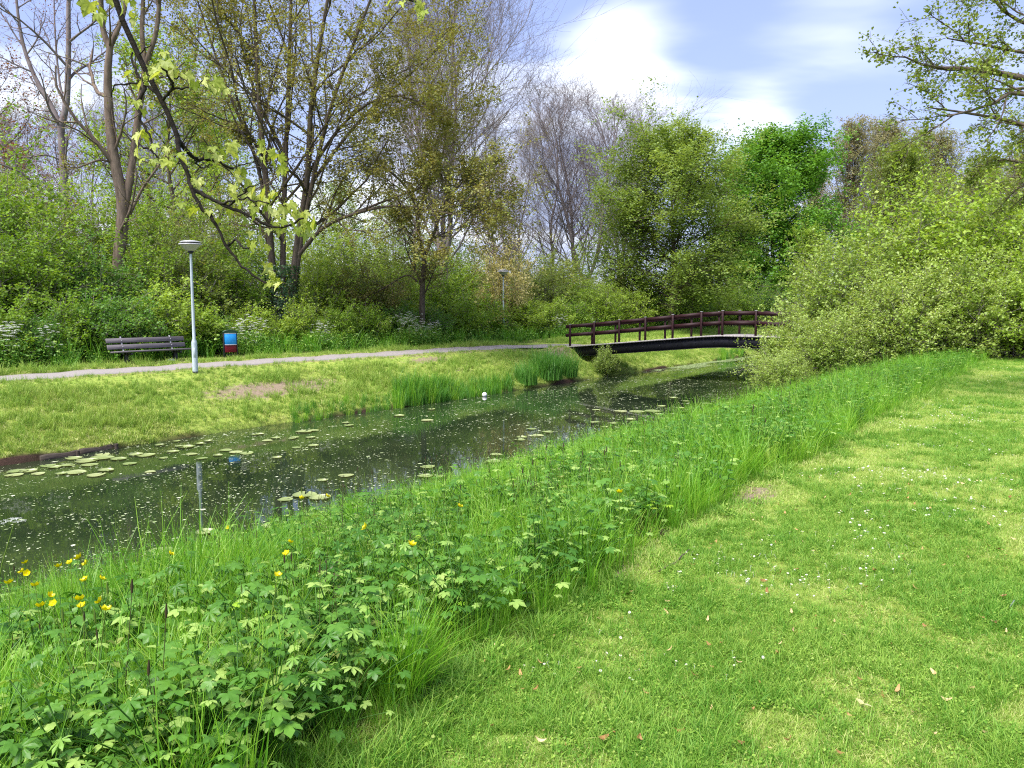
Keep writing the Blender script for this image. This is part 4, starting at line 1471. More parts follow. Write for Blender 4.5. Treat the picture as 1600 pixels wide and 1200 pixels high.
def build_shrubs():
    rng = np.random.default_rng(77)
    low = [make_shrub(80 + k, 1.9, 1.35, 18, 8, 5, 15, 0.085, 0.06, 'shrub_mid') for k in range(3)]
    mid = [make_shrub(90 + k, 3.6, 1.9, 20, 9, 6, 15, 0.10, 0.068, 'shrub_light') for k in range(3)]
    tall = [make_shrub(100 + k, 6.0, 2.6, 20, 10, 7, 16, 0.115, 0.078, 'shrub_mid', low=0.1) for k in range(3)]

    def put(protos, px, t, h0, h, w, mat, lab, name='shrub', group=None):
        k = rng.integers(3)
        x, y = at_t(px, t)
        return plant_shrub(name, lab, protos[k], (x, y, gz(x, y) - 0.05), rng.random() * 6.28, (w * h / h0, w * h / h0, h / h0), mat, group)
    # front row along the footpath, from the left
    for px, t, h, w, mat, lab in (
            (-70, 25.2, 1.7, 1.0, 'shrub_mid', 'low green shrub just outside the left edge by the path'),
            (-5, 25.6, 1.9, 1.0, 'shrub_mid', 'low green shrub at the left edge by the path'),
            (58, 25.4, 1.5, 1.0, 'shrub_dark', 'low dark shrub left of the bench'),
            (110, 26.2, 1.9, 1.0, 'shrub_mid', 'bushy green shrub just behind the left end of the bench'),
            (165, 25.9, 2.0, 0.95, 'shrub_dark', 'dark leaved shrub behind the left half of the bench'),
            (215, 25.8, 2.1, 0.95, 'shrub_dark', 'dark leaved shrub behind the middle of the bench'),
            (262, 26.0, 2.3, 1.0, 'shrub_light', 'light green shrub behind the right end of the bench'),
            (320, 26.0, 1.8, 1.0, 'shrub_mid', 'green shrub between the street lamp and the litter bin'),
            (345, 25.7, 1.3, 1.0, 'shrub_dark', 'small dark shrub behind the litter bin'),
            (398, 26.2, 1.7, 1.0, 'shrub_light', 'light shrub right of the litter bin with white flowers before it'),
            (470, 26.0, 1.8, 1.0, 'shrub_light', 'rounded light green shrub at the foot of the ivy clad tree'),
            (525, 26.0, 1.7, 1.0, 'shrub_mid', 'green shrub right of the ivy clad tree'),
            (575, 26.0, 1.8, 1.0, 'shrub_mid', 'green shrub below the right limb of the many-stemmed tree'),
            (625, 26.1, 1.8, 1.05, 'shrub_dark', 'dark shrub left of the white flowered plants'),
            (675, 26.0, 1.7, 1.05, 'shrub_dark', 'dark shrub behind the white flowered plants'),
            (725, 25.8, 2.0, 1.1, 'shrub_mid', 'green shrub left of the far street lamp'),
            (770, 25.9, 2.1, 1.1, 'shrub_mid', 'green shrub at the foot of the far street lamp'),
            (815, 25.6, 2.1, 1.1, 'shrub_light', 'light shrub right of the far street lamp'),
            (855, 25.4, 2.1, 1.15, 'shrub_light', 'light shrub left of the end of the bridge'),
            (892, 25.8, 2.0, 1.2, 'shrub_mid', 'green shrub behind the first post of the bridge')):
        put(low, px, t, 1.9, h, w, mat, lab, group='shrubs along the footpath')
    # second row
    for px, t, h, w, mat, lab in (
            (-60, 28.6, 3.9, 1.0, 'shrub_mid', 'head high shrub just outside the left edge, second row'),
            (10, 28.8, 4.0, 1.0, 'shrub_mid', 'tall leafy shrub at the left edge, second row'),
            (70, 29.0, 4.2, 1.0, 'shrub_mid', 'tall leafy shrub in front of the slim forked tree'),
            (140, 28.6, 3.7, 0.95, 'shrub_dark', 'dark shrub left of the stout forked trunk'),
            (235, 28.8, 3.9, 1.0, 'shrub_mid', 'leafy shrub right of the stout forked trunk'),
            (300, 28.9, 4.2, 1.0, 'shrub_olive', 'olive shrub behind the head of the street lamp'),
            (365, 28.8, 3.9, 1.0, 'shrub_mid', 'green shrub above the litter bin'),
            (505, 28.8, 3.8, 1.05, 'shrub_light', 'light green shrub right of the many-stemmed tree'),
            (560, 29.0, 3.9, 1.05, 'shrub_olive', 'olive green shrub below the right limb'),
            (610, 29.2, 3.9, 1.1, 'shrub_light', 'pale green shrub left of the small olive tree'),
            (690, 29.0, 4.0, 1.1, 'shrub_mid', 'green shrub right of the small olive tree'),
            (735, 29.4, 4.2, 1.1, 'shrub_light', 'light green shrub below the yellow flowering one'),
            (850, 29.0, 4.0, 1.15, 'shrub_olive', 'olive shrub between far lamp and bridge, second row'),
            (905, 28.6, 3.4, 1.2, 'shrub_mid', 'green shrub above the left end of the bridge')):
        put(mid, px, t, 3.6, h, w, mat, lab, group='shrubs in the second row')
    # understorey
    for px, t, h, w, mat, lab in (
            (-90, 33.0, 7.0, 1.0, 'shrub_mid', 'tall bush outside the left edge of the wood'),
            (0, 33.5, 7.4, 1.0, 'shrub_mid', 'tall bush at the left edge of the wood'),
            (75, 34.5, 6.6, 1.0, 'shrub_light', 'tall light bush around the slim forked tree'),
            (150, 34.5, 5.6, 1.0, 'shrub_olive', 'tall bush behind the stout forked trunk'),
            (235, 34.0, 6.6, 1.0, 'shrub_mid', 'tall bush behind the street lamp'),
            (310, 34.5, 6.4, 1.0, 'shrub_olive', 'tall olive bush left of the many-stemmed tree'),
            (385, 34.0, 6.0, 1.0, 'shrub_mid', 'tall bush behind the ivy clad foot'),
            (480, 35.0, 6.0, 1.05, 'shrub_light', 'tall light bush just right of the ivy clad foot'),
            (545, 35.5, 6.2, 1.05, 'shrub_light', 'tall bright bush in the middle of the wood'),
            (600, 36.0, 6.0, 1.1, 'shrub_olive', 'tall olive bush left of the small twin stemmed tree'),
            (660, 36.0, 6.2, 1.1, 'shrub_mid', 'tall bush behind the small twin stemmed tree'),
            (715, 36.5, 6.2, 1.1, 'shrub_olive', 'tall olive bush left of the yellow flowering shrub'),
            (845, 36.0, 6.0, 1.1, 'shrub_olive', 'tall twiggy bush right of the yellow flowering shrub'),
            (900, 35.0, 5.4, 1.1, 'shrub_mid', 'tall bush below the leafless trees')):
        put(tall, px, t, 6.0, h, w, mat, lab, group='tall bushes in the wood')
    put(mid, 788, 26.6, 3.6, 5.3, 0.62, 'shrub_yellow', 'pale yellow flowering shrub above the far street lamp', 'flowering_shrub')
    # behind the bridge
    for px, Y, h, w, mat, lab in (
            (935, 52, 3.2, 1.2, 'shrub_light', 'light shrub behind the second bay of the railing'),
            (975, 54, 3.2, 1.2, 'shrub_light', 'light shrub behind the third bay of the railing'),
            (1010, 57, 3.4, 1.2, 'shrub_mid', 'green shrub left of the trunk of the egg shaped tree'),
            (1075, 60, 3.2, 1.2, 'shrub_mid', 'green shrub right of the trunk of the egg shaped tree'),
            (1110, 64, 3.4, 1.2, 'shrub_light', 'light shrub left of the trunk of the bright green tree'),
            (1150, 66, 3.6, 1.2, 'shrub_mid', 'green shrub before the trunk of the bright green tree'),
            (1185, 68, 3.6, 1.2, 'shrub_dark', 'dark shrub right of the trunk of the bright green tree'),
            (1225, 70, 4.0, 1.2, 'shrub_mid', 'green shrub half hidden by the pale bushes'),
            (1290, 66, 5.0, 1.2, 'shrub_mid', 'green shrub far behind the pale bushes'),
            (1350, 70, 5.5, 1.2, 'shrub_light', 'light shrub below the willow green tree'),
            (960, 66, 4.4, 1.4, 'shrub_olive', 'olive bush at the foot of the leafless trees'),
            (870, 62, 5.0, 1.4, 'shrub_olive', 'twiggy bush at the foot of the narrow leafless tree'),
            (1060, 80, 6.0, 1.5, 'shrub_mid', 'bush deep behind the egg shaped tree'),
            (1140, 84, 6.5, 1.5, 'shrub_mid', 'bush deep behind the bright green tree')):
        k = rng.integers(3)
        p = foot(px, Y)
        plant_shrub('shrub', lab, mid[k], p - Vector((0, 0, 0.05)), rng.random() * 6.28, (w * h / 3.6, w * h / 3.6, h / 3.6), mat, 'shrubs beyond the bridge')
    # the pale bushes on the near bank
    pale = [make_shrub(120 + k, 4.0, 2.5, 26, 10, 7, 15, 0.115, 0.074, 'shrub_pale', low=0.06, sig=0.06) for k in range(3)]
    for px, Y, h, w, mat, lab in (
            (1250, 27.5, 2.7, 1.0, 'shrub_pale', 'pale low bush that hides the right end of the bridge'),
            (1215, 24.6, 1.35, 1.15, 'shrub_pale', 'low drooping bush at the water below the bridge end'),
            (1330, 28.5, 4.4, 0.95, 'shrub_pale', 'pale bush left of the tallest one on the near bank'),
            (1300, 25.6, 2.3, 1.0, 'shrub_pale', 'pale bush in front, above the yellow weeds'),
            (1420, 29.5, 5.4, 0.95, 'shrub_light', 'tall fresh green bush in the middle of the pale thicket'),
            (1400, 25.8, 3.0, 1.0, 'shrub_pale', 'pale bush in front of the middle of the thicket'),
            (1510, 29.0, 5.6, 0.95, 'shrub_light', 'tall fresh green bush right of the middle of the thicket'),
            (1500, 25.6, 3.3, 0.95, 'shrub_pale', 'pale bush at the corner of the lawn'),
            (1600, 28.0, 5.4, 0.95, 'shrub_light', 'tall green bush at the right edge of the thicket'),
            (1590, 25.4, 3.4, 0.95, 'shrub_light', 'leafy bush at the right edge behind the lawn'),
            (1690, 26.0, 4.6, 1.0, 'shrub_light', 'leafy bush just outside the right edge'),
            (1240, 33.0, 3.6, 1.0, 'shrub_pale', 'pale bush beyond the bridge end')):
        k = rng.integers(3)
        p = foot(px, Y)
        plant_shrub('bush', lab, pale[k], p - Vector((0, 0, 0.05)), rng.random() * 6.28, (w * h / 4.0, w * h / 4.0, h / 4.0), mat, 'bushes on the near bank', 'bush')
    # bramble at the bridge's left end
    p = on_ground(945, 585)
    plant_shrub('bramble', 'small pale bramble growing at the water below the left end of the bridge', low[1], (p.x, p.y, p.z - 0.05), 1.0, (0.5, 0.5, 0.62), 'shrub_pale', cat='bramble')


build_shrubs()

# ------------------------------------------------------------------ small plants
def blades(g, rng, n, h, hv=0.3, spread=0.05, w=0.004, lean=0.5, segs=3, rnd=(0, 1), tipw=0.15):
    a = rng.random(n) * 6.28
    q = np.sqrt(rng.random(n)) * spread
    ab = rng.random(n) * 6.28
    base = np.stack([q * np.cos(ab), q * np.sin(ab), np.full(n, -0.012)], -1)
    hh = h * (1 + hv * rng.normal(size=n)).clip(0.35, 1.8)
    le = lean * rng.random(n) ** 0.8
    d = np.stack([np.cos(a), np.sin(a), np.zeros(n)], -1)
    tw = a + rng.normal(0, 0.6, n)
    sd = np.stack([-np.sin(tw), np.cos(tw), np.zeros(n)], -1)
    V = []
    for k in np.linspace(0, 1, segs + 1):
        p = base + d * (hh * le * k ** 1.8)[:, None]
        p[:, 2] += hh * (k - 0.38 * le * k ** 2.4)
        ww = w * (1 - (1 - tipw) * k ** 1.6) * (0.75 + 0.5 * rng.random(n)) if k == 0 else w * (1 - (1 - tipw) * k ** 1.6)
        ww = np.broadcast_to(ww, (n,))[:, None]
        V += [p - sd * ww / 2, p + sd * ww / 2]
    V = np.stack(V, 1)
    m = V.shape[1]
    b = np.arange(n)[:, None] * m
    q4 = np.concatenate([np.stack([b[:, 0] + 2 * s, b[:, 0] + 2 * s + 1, b[:, 0] + 2 * s + 3, b[:, 0] + 2 * s + 2], -1) for s in range(segs)])
    r = rng.uniform(*rnd, n)
    g.add(V.reshape(-1, 3), q4, rnd=np.repeat(r, m))


def palmate(nl=5, cut=0.36, spread=2.0, teeth=0.2, droop=0.25, wide=0.9):
    """lobed leaf of unit radius, stalk at the origin, lying in xy, pointing along +x"""
    ang = np.linspace(-spread, spread, nl)
    step = ang[1] - ang[0]
    V, T = [(0, 0, 0)], []

    def P(r, a, z=0.0):
        V.append((r * math.cos(a), r * math.sin(a), z - droop * r * r))
        return len(V) - 1
    val = [P(cut * (0.8 if k in (0, nl) else 1), ang[0] - step / 2 + k * step, 0.05) for k in range(nl + 1)]
    for k, a in enumerate(ang):
        l = 1.0 - 0.32 * (abs(k - (nl - 1) / 2) / ((nl - 1) / 2)) ** 1.4
        tip = P(l, a)
        s1, s2 = P(l * 0.72, a - step * 0.34 * wide, 0.06), P(l * 0.72, a + step * 0.34 * wide, 0.06)
        i1, i2 = P(l * 0.60, a - step * (0.34 - teeth) * wide, 0.03), P(l * 0.60, a + step * (0.34 - teeth) * wide, 0.03)
        mid = P(l * 0.62, a, -0.02)
        T += [(0, val[k], i1), (0, i1, mid), (0, mid, i2), (0, i2, val[k + 1]), (i1, s1, mid), (mid, s1, tip), (mid, tip, s2), (mid, s2, i2)]
        T += [(val[k], s1, i1), (i2, s2, val[k + 1])]
    return np.array(V), T


def ovate(wd=0.62, n=5, droop=0.3, serr=0.10, heart=0.0):
    """toothed oval leaf of unit length from the stalk at the origin along +x"""
    V, T = [], []
    k = np.linspace(0, 1, n + 2)
    for i, x in enumerate(k):
        y = wd * 0.5 * math.sin(math.pi * min(1, x ** 0.7)) * (1 + serr * (1 if i % 2 else -1))
        z = -droop * x * x
        V += [(x, 0, z - 0.03), (x - 0.04 * (i % 2 == 0) - heart * (i == 1), y, z + 0.06), (x - 0.04 * (i % 2 == 0) - heart * (i == 1), -y, z + 0.06)]
    for i in range(n + 1):
        a, b = i * 3, i * 3 + 3
        T += [(a, b, b + 1), (a, b + 1, a + 1), (a, b + 2, b), (a, a + 2, b + 2)]
    return np.array(V), T


LEAF = {'lobed': palmate(5, 0.42, 2.0, 0.16, 0.30, 1.25), 'lobed_deep': palmate(7, 0.16, 2.3, 0.20, 0.30, 0.95), 'nettle': ovate(0.62, 6, 0.35, 0.12, 0.08),
        'mustard': ovate(0.95, 6, 0.25, 0.10, 0.10), 'clover': ovate(0.9, 3, 0.15, 0.0)}
LEAF_MESH = {}


def leaf_mesh(kind, mat, rnd):
    key = (kind, mat, rnd)
    if key not in LEAF_MESH:
        g = Geo()
        g.add(LEAF[kind][0], tris=LEAF[kind][1], rnd=rnd)
        LEAF_MESH[key] = g.mesh('leaf', mat, False)
    return LEAF_MESH[key]


def leaf_frame(p, az, pitch, roll, size):
    return Matrix.Translation(Vector(p)) @ Matrix.Rotation(az, 4, 'Z') @ Matrix.Rotation(-pitch, 4, 'Y') @ Matrix.Rotation(roll, 4, 'X') @ Matrix.Scale(size, 4)


def herb(rng, kind, h):
    """stalks [(points, r0, r1)] and leaves [(matrix, leaf kind)] of one plant"""
    st_, lv = [], []
    if kind in ('lobed', 'lobed_deep'):
        for k in range(rng.integers(7, 11)):
            a = k * 2.4 + rng.normal(0, 0.3)
            o = h * rng.uniform(0.25, 0.75)
            hh = h * rng.uniform(0.55, 1.0)
            e = np.array([o * math.cos(a), o * math.sin(a), hh])
            st_.append((resample([(0.01 * math.cos(a), 0.01 * math.sin(a), -0.02), (e[0] * 0.35, e[1] * 0.35, hh * 0.62), tuple(e)], 5), 0.0028, 0.0018))
            lv.append((leaf_frame(e, a, rng.uniform(-0.35, 0.25), rng.normal(0, 0.25), rng.uniform(0.028, 0.054)), kind))
    elif kind in ('nettle', 'mustard'):
        for q in range(rng.integers(1, 4)):
            b = np.array([rng.normal(0, 0.03), rng.normal(0, 0.03), 0])
            hh = h * rng.uniform(0.75, 1.1)
            tp = b + np.array([rng.normal(0, 0.06), rng.normal(0, 0.06), hh])
            P = resample([tuple(b - (0, 0, 0.02)), tuple((b + tp) / 2 + rng.normal(0, 0.015, 3)), tuple(tp)], 7)
            st_.append((P, 0.0035, 0.002))
            n = int(hh / 0.065)
            for k in range(n):
                u = 0.22 + 0.78 * (k + 0.5) / n
                p = P[min(6, int(u * 6))] * (1 - (u * 6) % 1) + P[min(6, int(u * 6) + 1)] * ((u * 6) % 1)
                sz = (0.056 if kind == 'nettle' else 0.05) * (1.15 - 0.62 * u ** 2) * rng.uniform(0.85, 1.15)
                a = k * 1.57 + rng.normal(0, 0.25)
                for da in (0, math.pi):
                    lv.append((leaf_frame(p, a + da, rng.uniform(-0.25, 0.25) + 0.5 * (u > 0.92), rng.normal(0, 0.15), sz), kind))
    return st_, lv


def herb_merged(rng, kind, h, mat):
    s, l = herb(rng, kind, h)
    g = Geo()
    for P, a, b in s:
        g.tubes(P, np.linspace(a, b, len(P)), 4, rnd=0.1)
    for M, k in l:
        v, t = LEAF[k]
        A = np.array(M)
        g.add(v @ A[:3, :3].T + A[:3, 3], tris=t, rnd=float(rng.random()))
    return proto(g, 'herb', mat)


def frustum(rng, n, Y0, Y1, p, q0=-0.74, q1=0.74):
    yy = np.linspace(Y0, Y1, 400)
    w = yy ** (1 - p)
    c = np.cumsum(w)
    Y = np.interp(rng.random(n) * c[-1], c, yy)
    return rng.uniform(q0, q1, n) * Y, Y


def edge(s):
    """where the mown lawn gives way to the long growth"""
    return 2.40 - 0.30 * smooth(4.2, 1.4, s) + (0.12 * wob(s, 1.7) + 0.08 * wob(s, 4.1, 1.0)) * smooth(1.0, 4.0, s)


def place(rng, x, y, smin, smax, tilt=0.15):
    n = len(x)
    z = ground_z(x, y)
    return np.stack([x, y, z], -1), np.stack([rng.normal(0, tilt, n), rng.normal(0, tilt, n), rng.random(n) * 6.28], -1), rng.uniform(smin, smax, n)


def build_grass():
    rng = np.random.default_rng(200)
    # mown lawn
    P = []
    for k in range(6):
        g = Geo()
        blades(g, rng, 15, 0.030, 0.4, 0.032, 0.0040, 1.2, 3, (0.2, 0.95))
        blades(g, rng, 6, 0.026, 0.3, 0.035, 0.0045, 1.7, 2, (0.75, 1.05))
        P.append(proto(g, 'lawn_tuft', 'lawn_grass'))
    for k in range(3):                # longer fresh tufts
        g = Geo()
        blades(g, rng, 22, 0.064, 0.35, 0.045, 0.0042, 1.0, 4, (0.0, 0.5))
        P.append(proto(g, 'lawn_tuft', 'lawn_grass'))
    for k in range(2):                # clover and daisy leaves
        g = Geo()
        n = 14
        c = np.stack([rng.normal(0, 0.022, n), rng.normal(0, 0.022, n), rng.uniform(0.008, 0.028, n)], -1)
        nn = nrm(np.stack([rng.normal(0, 0.3, n), rng.normal(0, 0.3, n), np.ones(n)], -1))
        g.leaves(c, nn, rng.normal(size=(n, 3)), 0.014, 0.013, rng.uniform(0.1, 0.7, n))
        P.append(proto(g, 'lawn_tuft', 'lawn_grass'))
    x, y = frustum(rng, 165000, 2.0, 30, 1.5, -0.5, 0.74)
    s, t = st(x, y)
    m = (t < edge(s) + 0.1) & (rng.random(len(x)) > 0.9 * bareness(x, y))
    x, y = x[m], y[m]
    pts, rot, sc = place(rng, x, y, 0.7, 1.25)
    cl = vnoise(x, y, 1.3) * 0.6 + vnoise(x, y, 3.7) * 0.4
    idx = np.where(cl > 0.56, rng.integers(6, 9, len(x)), rng.integers(0, 6, len(x)))
    idx = np.where((vnoise(x + 9, y + 4, 2.1) > 0.66) & (rng.random(len(x)) < 0.7), rng.integers(9, 11, len(x)), idx)
    idx = np.where(rng.random(len(x)) < 0.06, rng.integers(6, 9, len(x)), idx)
    sc = sc * (0.55 + 0.55 * cl) * np.clip(0.8 + y / 20, 1, 1.6) * (1 + 0.5 * (edge(st(x, y)[0]) - st(x, y)[1] < 0.25))
    scatter('lawn_grass', pts, rot, sc, idx, P)

    # long grass of the bank between lawn and water
    P = []
    for k in range(4):
        g = Geo()
        blades(g, rng, 26, 0.34, 0.3, 0.05, 0.0050, 0.75, 4, (0.2, 0.9))
        P.append(proto(g, 'meadow_tuft', 'meadow_grass'))
    for k in range(3):
        g = Geo()
        blades(g, rng, 24, 0.22, 0.35, 0.06, 0.0055, 0.9, 3, (0.45, 1.0))
        P.append(proto(g, 'meadow_tuft', 'meadow_grass'))
    for k in range(2):
        g = Geo()
        blades(g, rng, 14, 0.42, 0.25, 0.05, 0.006, 0.55, 4, (0.1, 0.7))
        P.append(proto(g, 'meadow_tuft', 'meadow_grass'))
    x, y = frustum(rng, 56000, 2.0, 36, 1.2, -0.76, 0.62)
    s, t = st(x, y)
    m = (t > edge(s) - 0.05) & ((t - edge(s) > 2.0) | (rng.random(len(x)) < 0.7)) & (t < 8.55 + 0.2 * wob(s, 0.8, 2.0)) & (rng.random(len(x)) > 0.9 * bareness(x, y))
    m &= ~((np.abs(s - 32.9) < 1.6) & (t > 5))
    x, y, t = x[m], y[m], t[m]
    pts, rot, sc = place(rng, x, y, 0.7, 1.15)
    idx = np.where(t > 4.6 + vnoise(x, y, 0.7), rng.integers(4, 7, len(x)), rng.integers(0, 4, len(x)))
    idx = np.where(rng.random(len(x)) < 0.2, rng.integers(7, 9, len(x)), idx)
    sc = sc * (0.55 + 0.75 * vnoise(x + 3, y, 0.9)) * np.clip(0.68 + (t - 2.2) * 0.6, 0.68, 1.15) * np.where(t > 6.2, 0.62, np.where(t > 5.2, 0.85, 1))
    tus = (vnoise(x + 11, y + 3, 3.4) > 0.68) & (t < 6.0)       # tussocks that stand above the herbs
    idx = np.where(tus & (rng.random(len(x)) < 0.6), rng.integers(7, 9, len(x)), idx)
    sc = np.where(tus, np.maximum(sc, 0.95) * 1.12, sc)
    scatter('meadow_grass', pts, rot, sc, idx, P)

    # short grass of the far bank and the verge by the path
    P = []
    for k in range(4):
        g = Geo()
        blades(g, rng, 26, 0.065, 0.4, 0.10, 0.010, 1.1, 2, (0.1, 1.0))
        P.append(proto(g, 'bank_tuft', 'bank_grass'))
    g = Geo()
    blades(g, rng, 26, 0.17, 0.4, 0.10, 0.010, 0.9, 3, (0.0, 0.45))
    P.append(proto(g, 'bank_tuft', 'bank_grass'))
    n = 62000
    s, t = 5 + 65 * rng.random(n) ** 1.5, rng.uniform(17.46, 24.2, n)
    x, y = xy(s, t)
    m = (np.abs(t - path_t(s)) > 0.78) | (s > 34)
    m &= (rng.random(n) > 0.95 * bareness(x, y)) & (np.abs(x / y) < 0.75) & ((t < 22.4) | (rng.random(n) < 0.7))
    m &= ~((np.abs(s - 32.9) < 1.3) & (t > 18.6))
    x, y, t = x[m], y[m], t[m]
    pts, rot, sc = place(rng, x, y, 0.6, 1.2)
    idx = np.where((rng.random(len(x)) < np.where(t < 17.85, 0.55, 0.03)) | (t > 23.3), 4, rng.integers(0, 4, len(x)))
    sc = sc * (0.7 + 0.7 * vnoise(x, y, 0.8)) * np.where(t > 23.3, 1.25, 1) * np.where((t > 20.2) & (t < 21.4), 0.5, 1)
    scatter('bank_grass', pts, rot, sc, idx, P)

    # herbs under the shrubs behind the path
    P = [herb_merged(rng, k, 0.45, 'herb_leaf') for k in ('nettle', 'mustard', 'nettle', 'lobed')]
    g = Geo()
    blades(g, rng, 30, 0.5, 0.3, 0.12, 0.012, 0.8, 3, (0.0, 0.8))
    P.append(proto(g, 'verge_tuft', 'meadow_grass'))
    n = 5200
    s, t = rng.uniform(4, 62, n), 23.4 + 4.5 * rng.random(n) ** 1.6
    x, y = xy(s, t)
    m = (np.abs(x / y) < 0.75)
    bx0, by0 = at_t(176, 23.75)
    s0 = st(bx0, by0)[0]
    m &= ~((s > s0 - 0.3) & (s < s0 + 4.9) & (t < 24.5))
    m &= ~((t < 24.1) & (rng.random(len(t)) < 0.5))
    x, y, t = x[m], y[m], t[m]
    pts, rot, sc = place(rng, x, y, 0.7, 1.5)
    sc *= np.clip(0.35 + (t - 23.3) * 0.8, 0.4, 1.3)
    scatter('undergrowth', pts, rot, sc, rng.integers(0, 5, len(x)), P)


build_grass()


def build_herbs():
    rng = np.random.default_rng(300)
    kinds = ['lobed', 'nettle', 'mustard', 'lobed_deep']
    LAB = {'lobed': ('broad lobed plant in the growth at the lawn edge', 'lobed leaved plants of the near bank'),
           'lobed_deep': ('plant with finely cut leaves at the lawn edge', 'star leaved plants of the near bank'),
           'nettle': ('nettle with paired toothed leaves in the near growth', 'nettles of the near bank'),
           'mustard': ('herb with rounded leaves in the near growth', 'round leaved herbs of the near bank')}
    # the plants nearest to the viewer, leaf by leaf
    spots = []
    x, y = frustum(rng, 5000, 2.45, 6.2, 1.5, -0.66, 0.2)
    s, t = st(x, y)
    for a, b, ss, tt in zip(x, y, s, t):
        if not (edge(ss) + 0.08 < tt < 5.3):
            continue
        if vnoise(a + 11, b + 3, 3.4) > 0.72 or vnoise(a, b, 1.2) < 0.2 and tt > edge(ss) + 0.5:
            continue
        if all((a - c) ** 2 + (b - d) ** 2 > (0.13 + 0.018 * b) ** 2 for c, d in spots):
            spots.append((a, b))
        if len(spots) >= 130:
            break
    pt = {}
    for a, b in spots:
        n = vnoise(a + 17, b + 5, 0.9)
        kind = kinds[int(rng.choice(4, p=[.12, .40, .30, .18]))] if n < 0.5 else kinds[int(rng.choice(4, p=[.08, .52, .34, .06]))]
        h = rng.uniform(0.26, 0.42) * (0.75 if st(a, b)[1] < edge(st(a, b)[0]) + 0.25 else 1.0)
        lab, grp = LAB[kind]
        nm = {'lobed': 'lobed_plant', 'lobed_deep': 'star_leaf_plant', 'nettle': 'nettle_plant', 'mustard': 'round_leaf_herb'}[kind]
        tp = thing(nm, lab, 'plant', (a, b, gz(a, b)), rng.random() * 6.28, 1.0, grp)
        key = (kind, int(rng.integers(5)))
        if key not in pt:
            s_, l_ = herb(rng, kind, 0.34)
            g = Geo()
            for P, r0, r1 in s_:
                g.tubes(P, np.linspace(r0, r1, len(P)), 5, rnd=0.4)
            pt[key] = (g.mesh('stem', 'stem_dark' if kind == 'nettle' and key[1] % 2 else 'stem_green'), l_)
        sm, l_ = pt[key]
        tp.scale = (h / 0.34 * 0.5 + 0.5, h / 0.34 * 0.5 + 0.5, h / 0.34)
        part('stem', sm, tp)
        mat = ['herb_leaf', 'herb_fresh', 'shrub_olive', 'shrub_dark'][int(rng.choice(4, p=[0.66, 0.08, 0.12, 0.14]))]
        for M, k in l_:
            o = part('leaf', leaf_mesh(k, mat, float(rng.choice([0.1, 0.3, 0.5, 0.72, 0.95]))), tp)
            o.matrix_local = M
    # the rest of the broad leaved growth farther along the bank
    P = [herb_merged(rng, k, 0.36, 'herb_leaf') for k in ('lobed', 'nettle', 'mustard', 'lobed_deep', 'lobed', 'nettle')]
    x, y = frustum(rng, 23000, 2.3, 34, 1.1, -0.76, 0.62)
    s, t = st(x, y)
    d = t - edge(s)
    pr = np.where(d < 2.0, 0.84, np.where(d < 2.9, 0.5, 0.22)) * np.where(vnoise(x + 11, y + 3, 3.4) > 0.68, 0.3, 1) * np.where(d < 0.08, 0, 1) * (vnoise(x, y, 0.8) * 0.6 + vnoise(x, y, 2.2) * 0.4 > np.where(d < 0.9, 0.24, 0.40))
    m = (rng.random(len(x)) < pr) & (t < 8.0) & (rng.random(len(x)) > bareness(x, y))
    m &= ~((np.abs(s - 32.9) < 1.6) & (t > 5))
    x, y = x[m], y[m]
    pts, rot, sc = place(rng, x, y, 0.7, 1.35, 0.1)
    scatter('leafy_weeds', pts, rot, sc, rng.integers(0, 6, len(x)), P)
    # thin dark flower stalks standing above the rest
    P = []
    for k in range(4):
        g = Geo()
        for q in range(3):
            b = rng.normal(0, 0.05, 3) * (1, 1, 0)
            hh = rng.uniform(0.38, 0.62)
            tp = b + np.array([rng.normal(0, 0.05), rng.normal(0, 0.05), hh])
            Pp = resample([tuple(b), tuple((b + tp) / 2 + rng.normal(0, 0.01, 3)), tuple(tp)], 6)
            g.tubes(Pp, np.linspace(0.0019, 0.0011, 6), 4, rnd=0.6)
            if k < 2:
                g.tubes(np.array([tp, tp + (0, 0, 0.02), tp + (0, 0, 0.045)]), np.array([0.003, 0.005, 0.002]), 5, rnd=0.1)
            else:
                n = 16
                c = tp + np.stack([rng.normal(0, 0.012, n), rng.normal(0, 0.012, n), rng.uniform(-0.12, 0.02, n)], -1)
                g.leaves(c, nrm(rng.normal(size=(n, 3))), rng.normal(size=(n, 3)), 0.016, 0.007, rng.random(n))
        P.append(proto(g, 'stalk', 'stem_dark' if k % 2 else 'stem_green'))
    x, y = frustum(rng, 1000, 2.4, 30, 0.9, -0.74, 0.5)
    s, t = st(x, y)
    m = (t > edge(s) + 0.3) & (t < 8.2) & ~((np.abs(s - 32.9) < 1.6) & (t > 5))
    x, y = x[m], y[m]
    pts, rot, sc = place(rng, x, y, 0.7, 1.2, 0.08)
    scatter('flower_stalks', pts, rot, sc, rng.integers(0, 4, len(x)), P)

    # reeds along the far bank; the dark clump by the bridge is a plant of its own
    P = []
    for k in range(3):
        g = Geo()
        blades(g, rng, 34, 0.62, 0.25, 0.16, 0.016, 0.45, 4, (0.1, 0.9))
        P.append(proto(g, 'reed_tuft', 'meadow_grass' if k == 0 else 'reed_leaf'))
    rs, rt, rz = [], [], []
    for px0, px1, n, hs in ((455, 620, 90, 0.42), (620, 700, 100, 1.0), (690, 800, 120, 0.72), (1120, 1160, 40, 0.7)):
        for q in range(n):
            px = rng.uniform(px0, px1)
            tt = 17.42 + rng.uniform(-0.22, 0.4)
            a, b = at_t(px, tt)
            rs.append((a, b, max(WATER - 0.06, gz(a, b))))
            rz.append(hs * rng.uniform(0.7, 1.2))
    rs = np.array(rs)
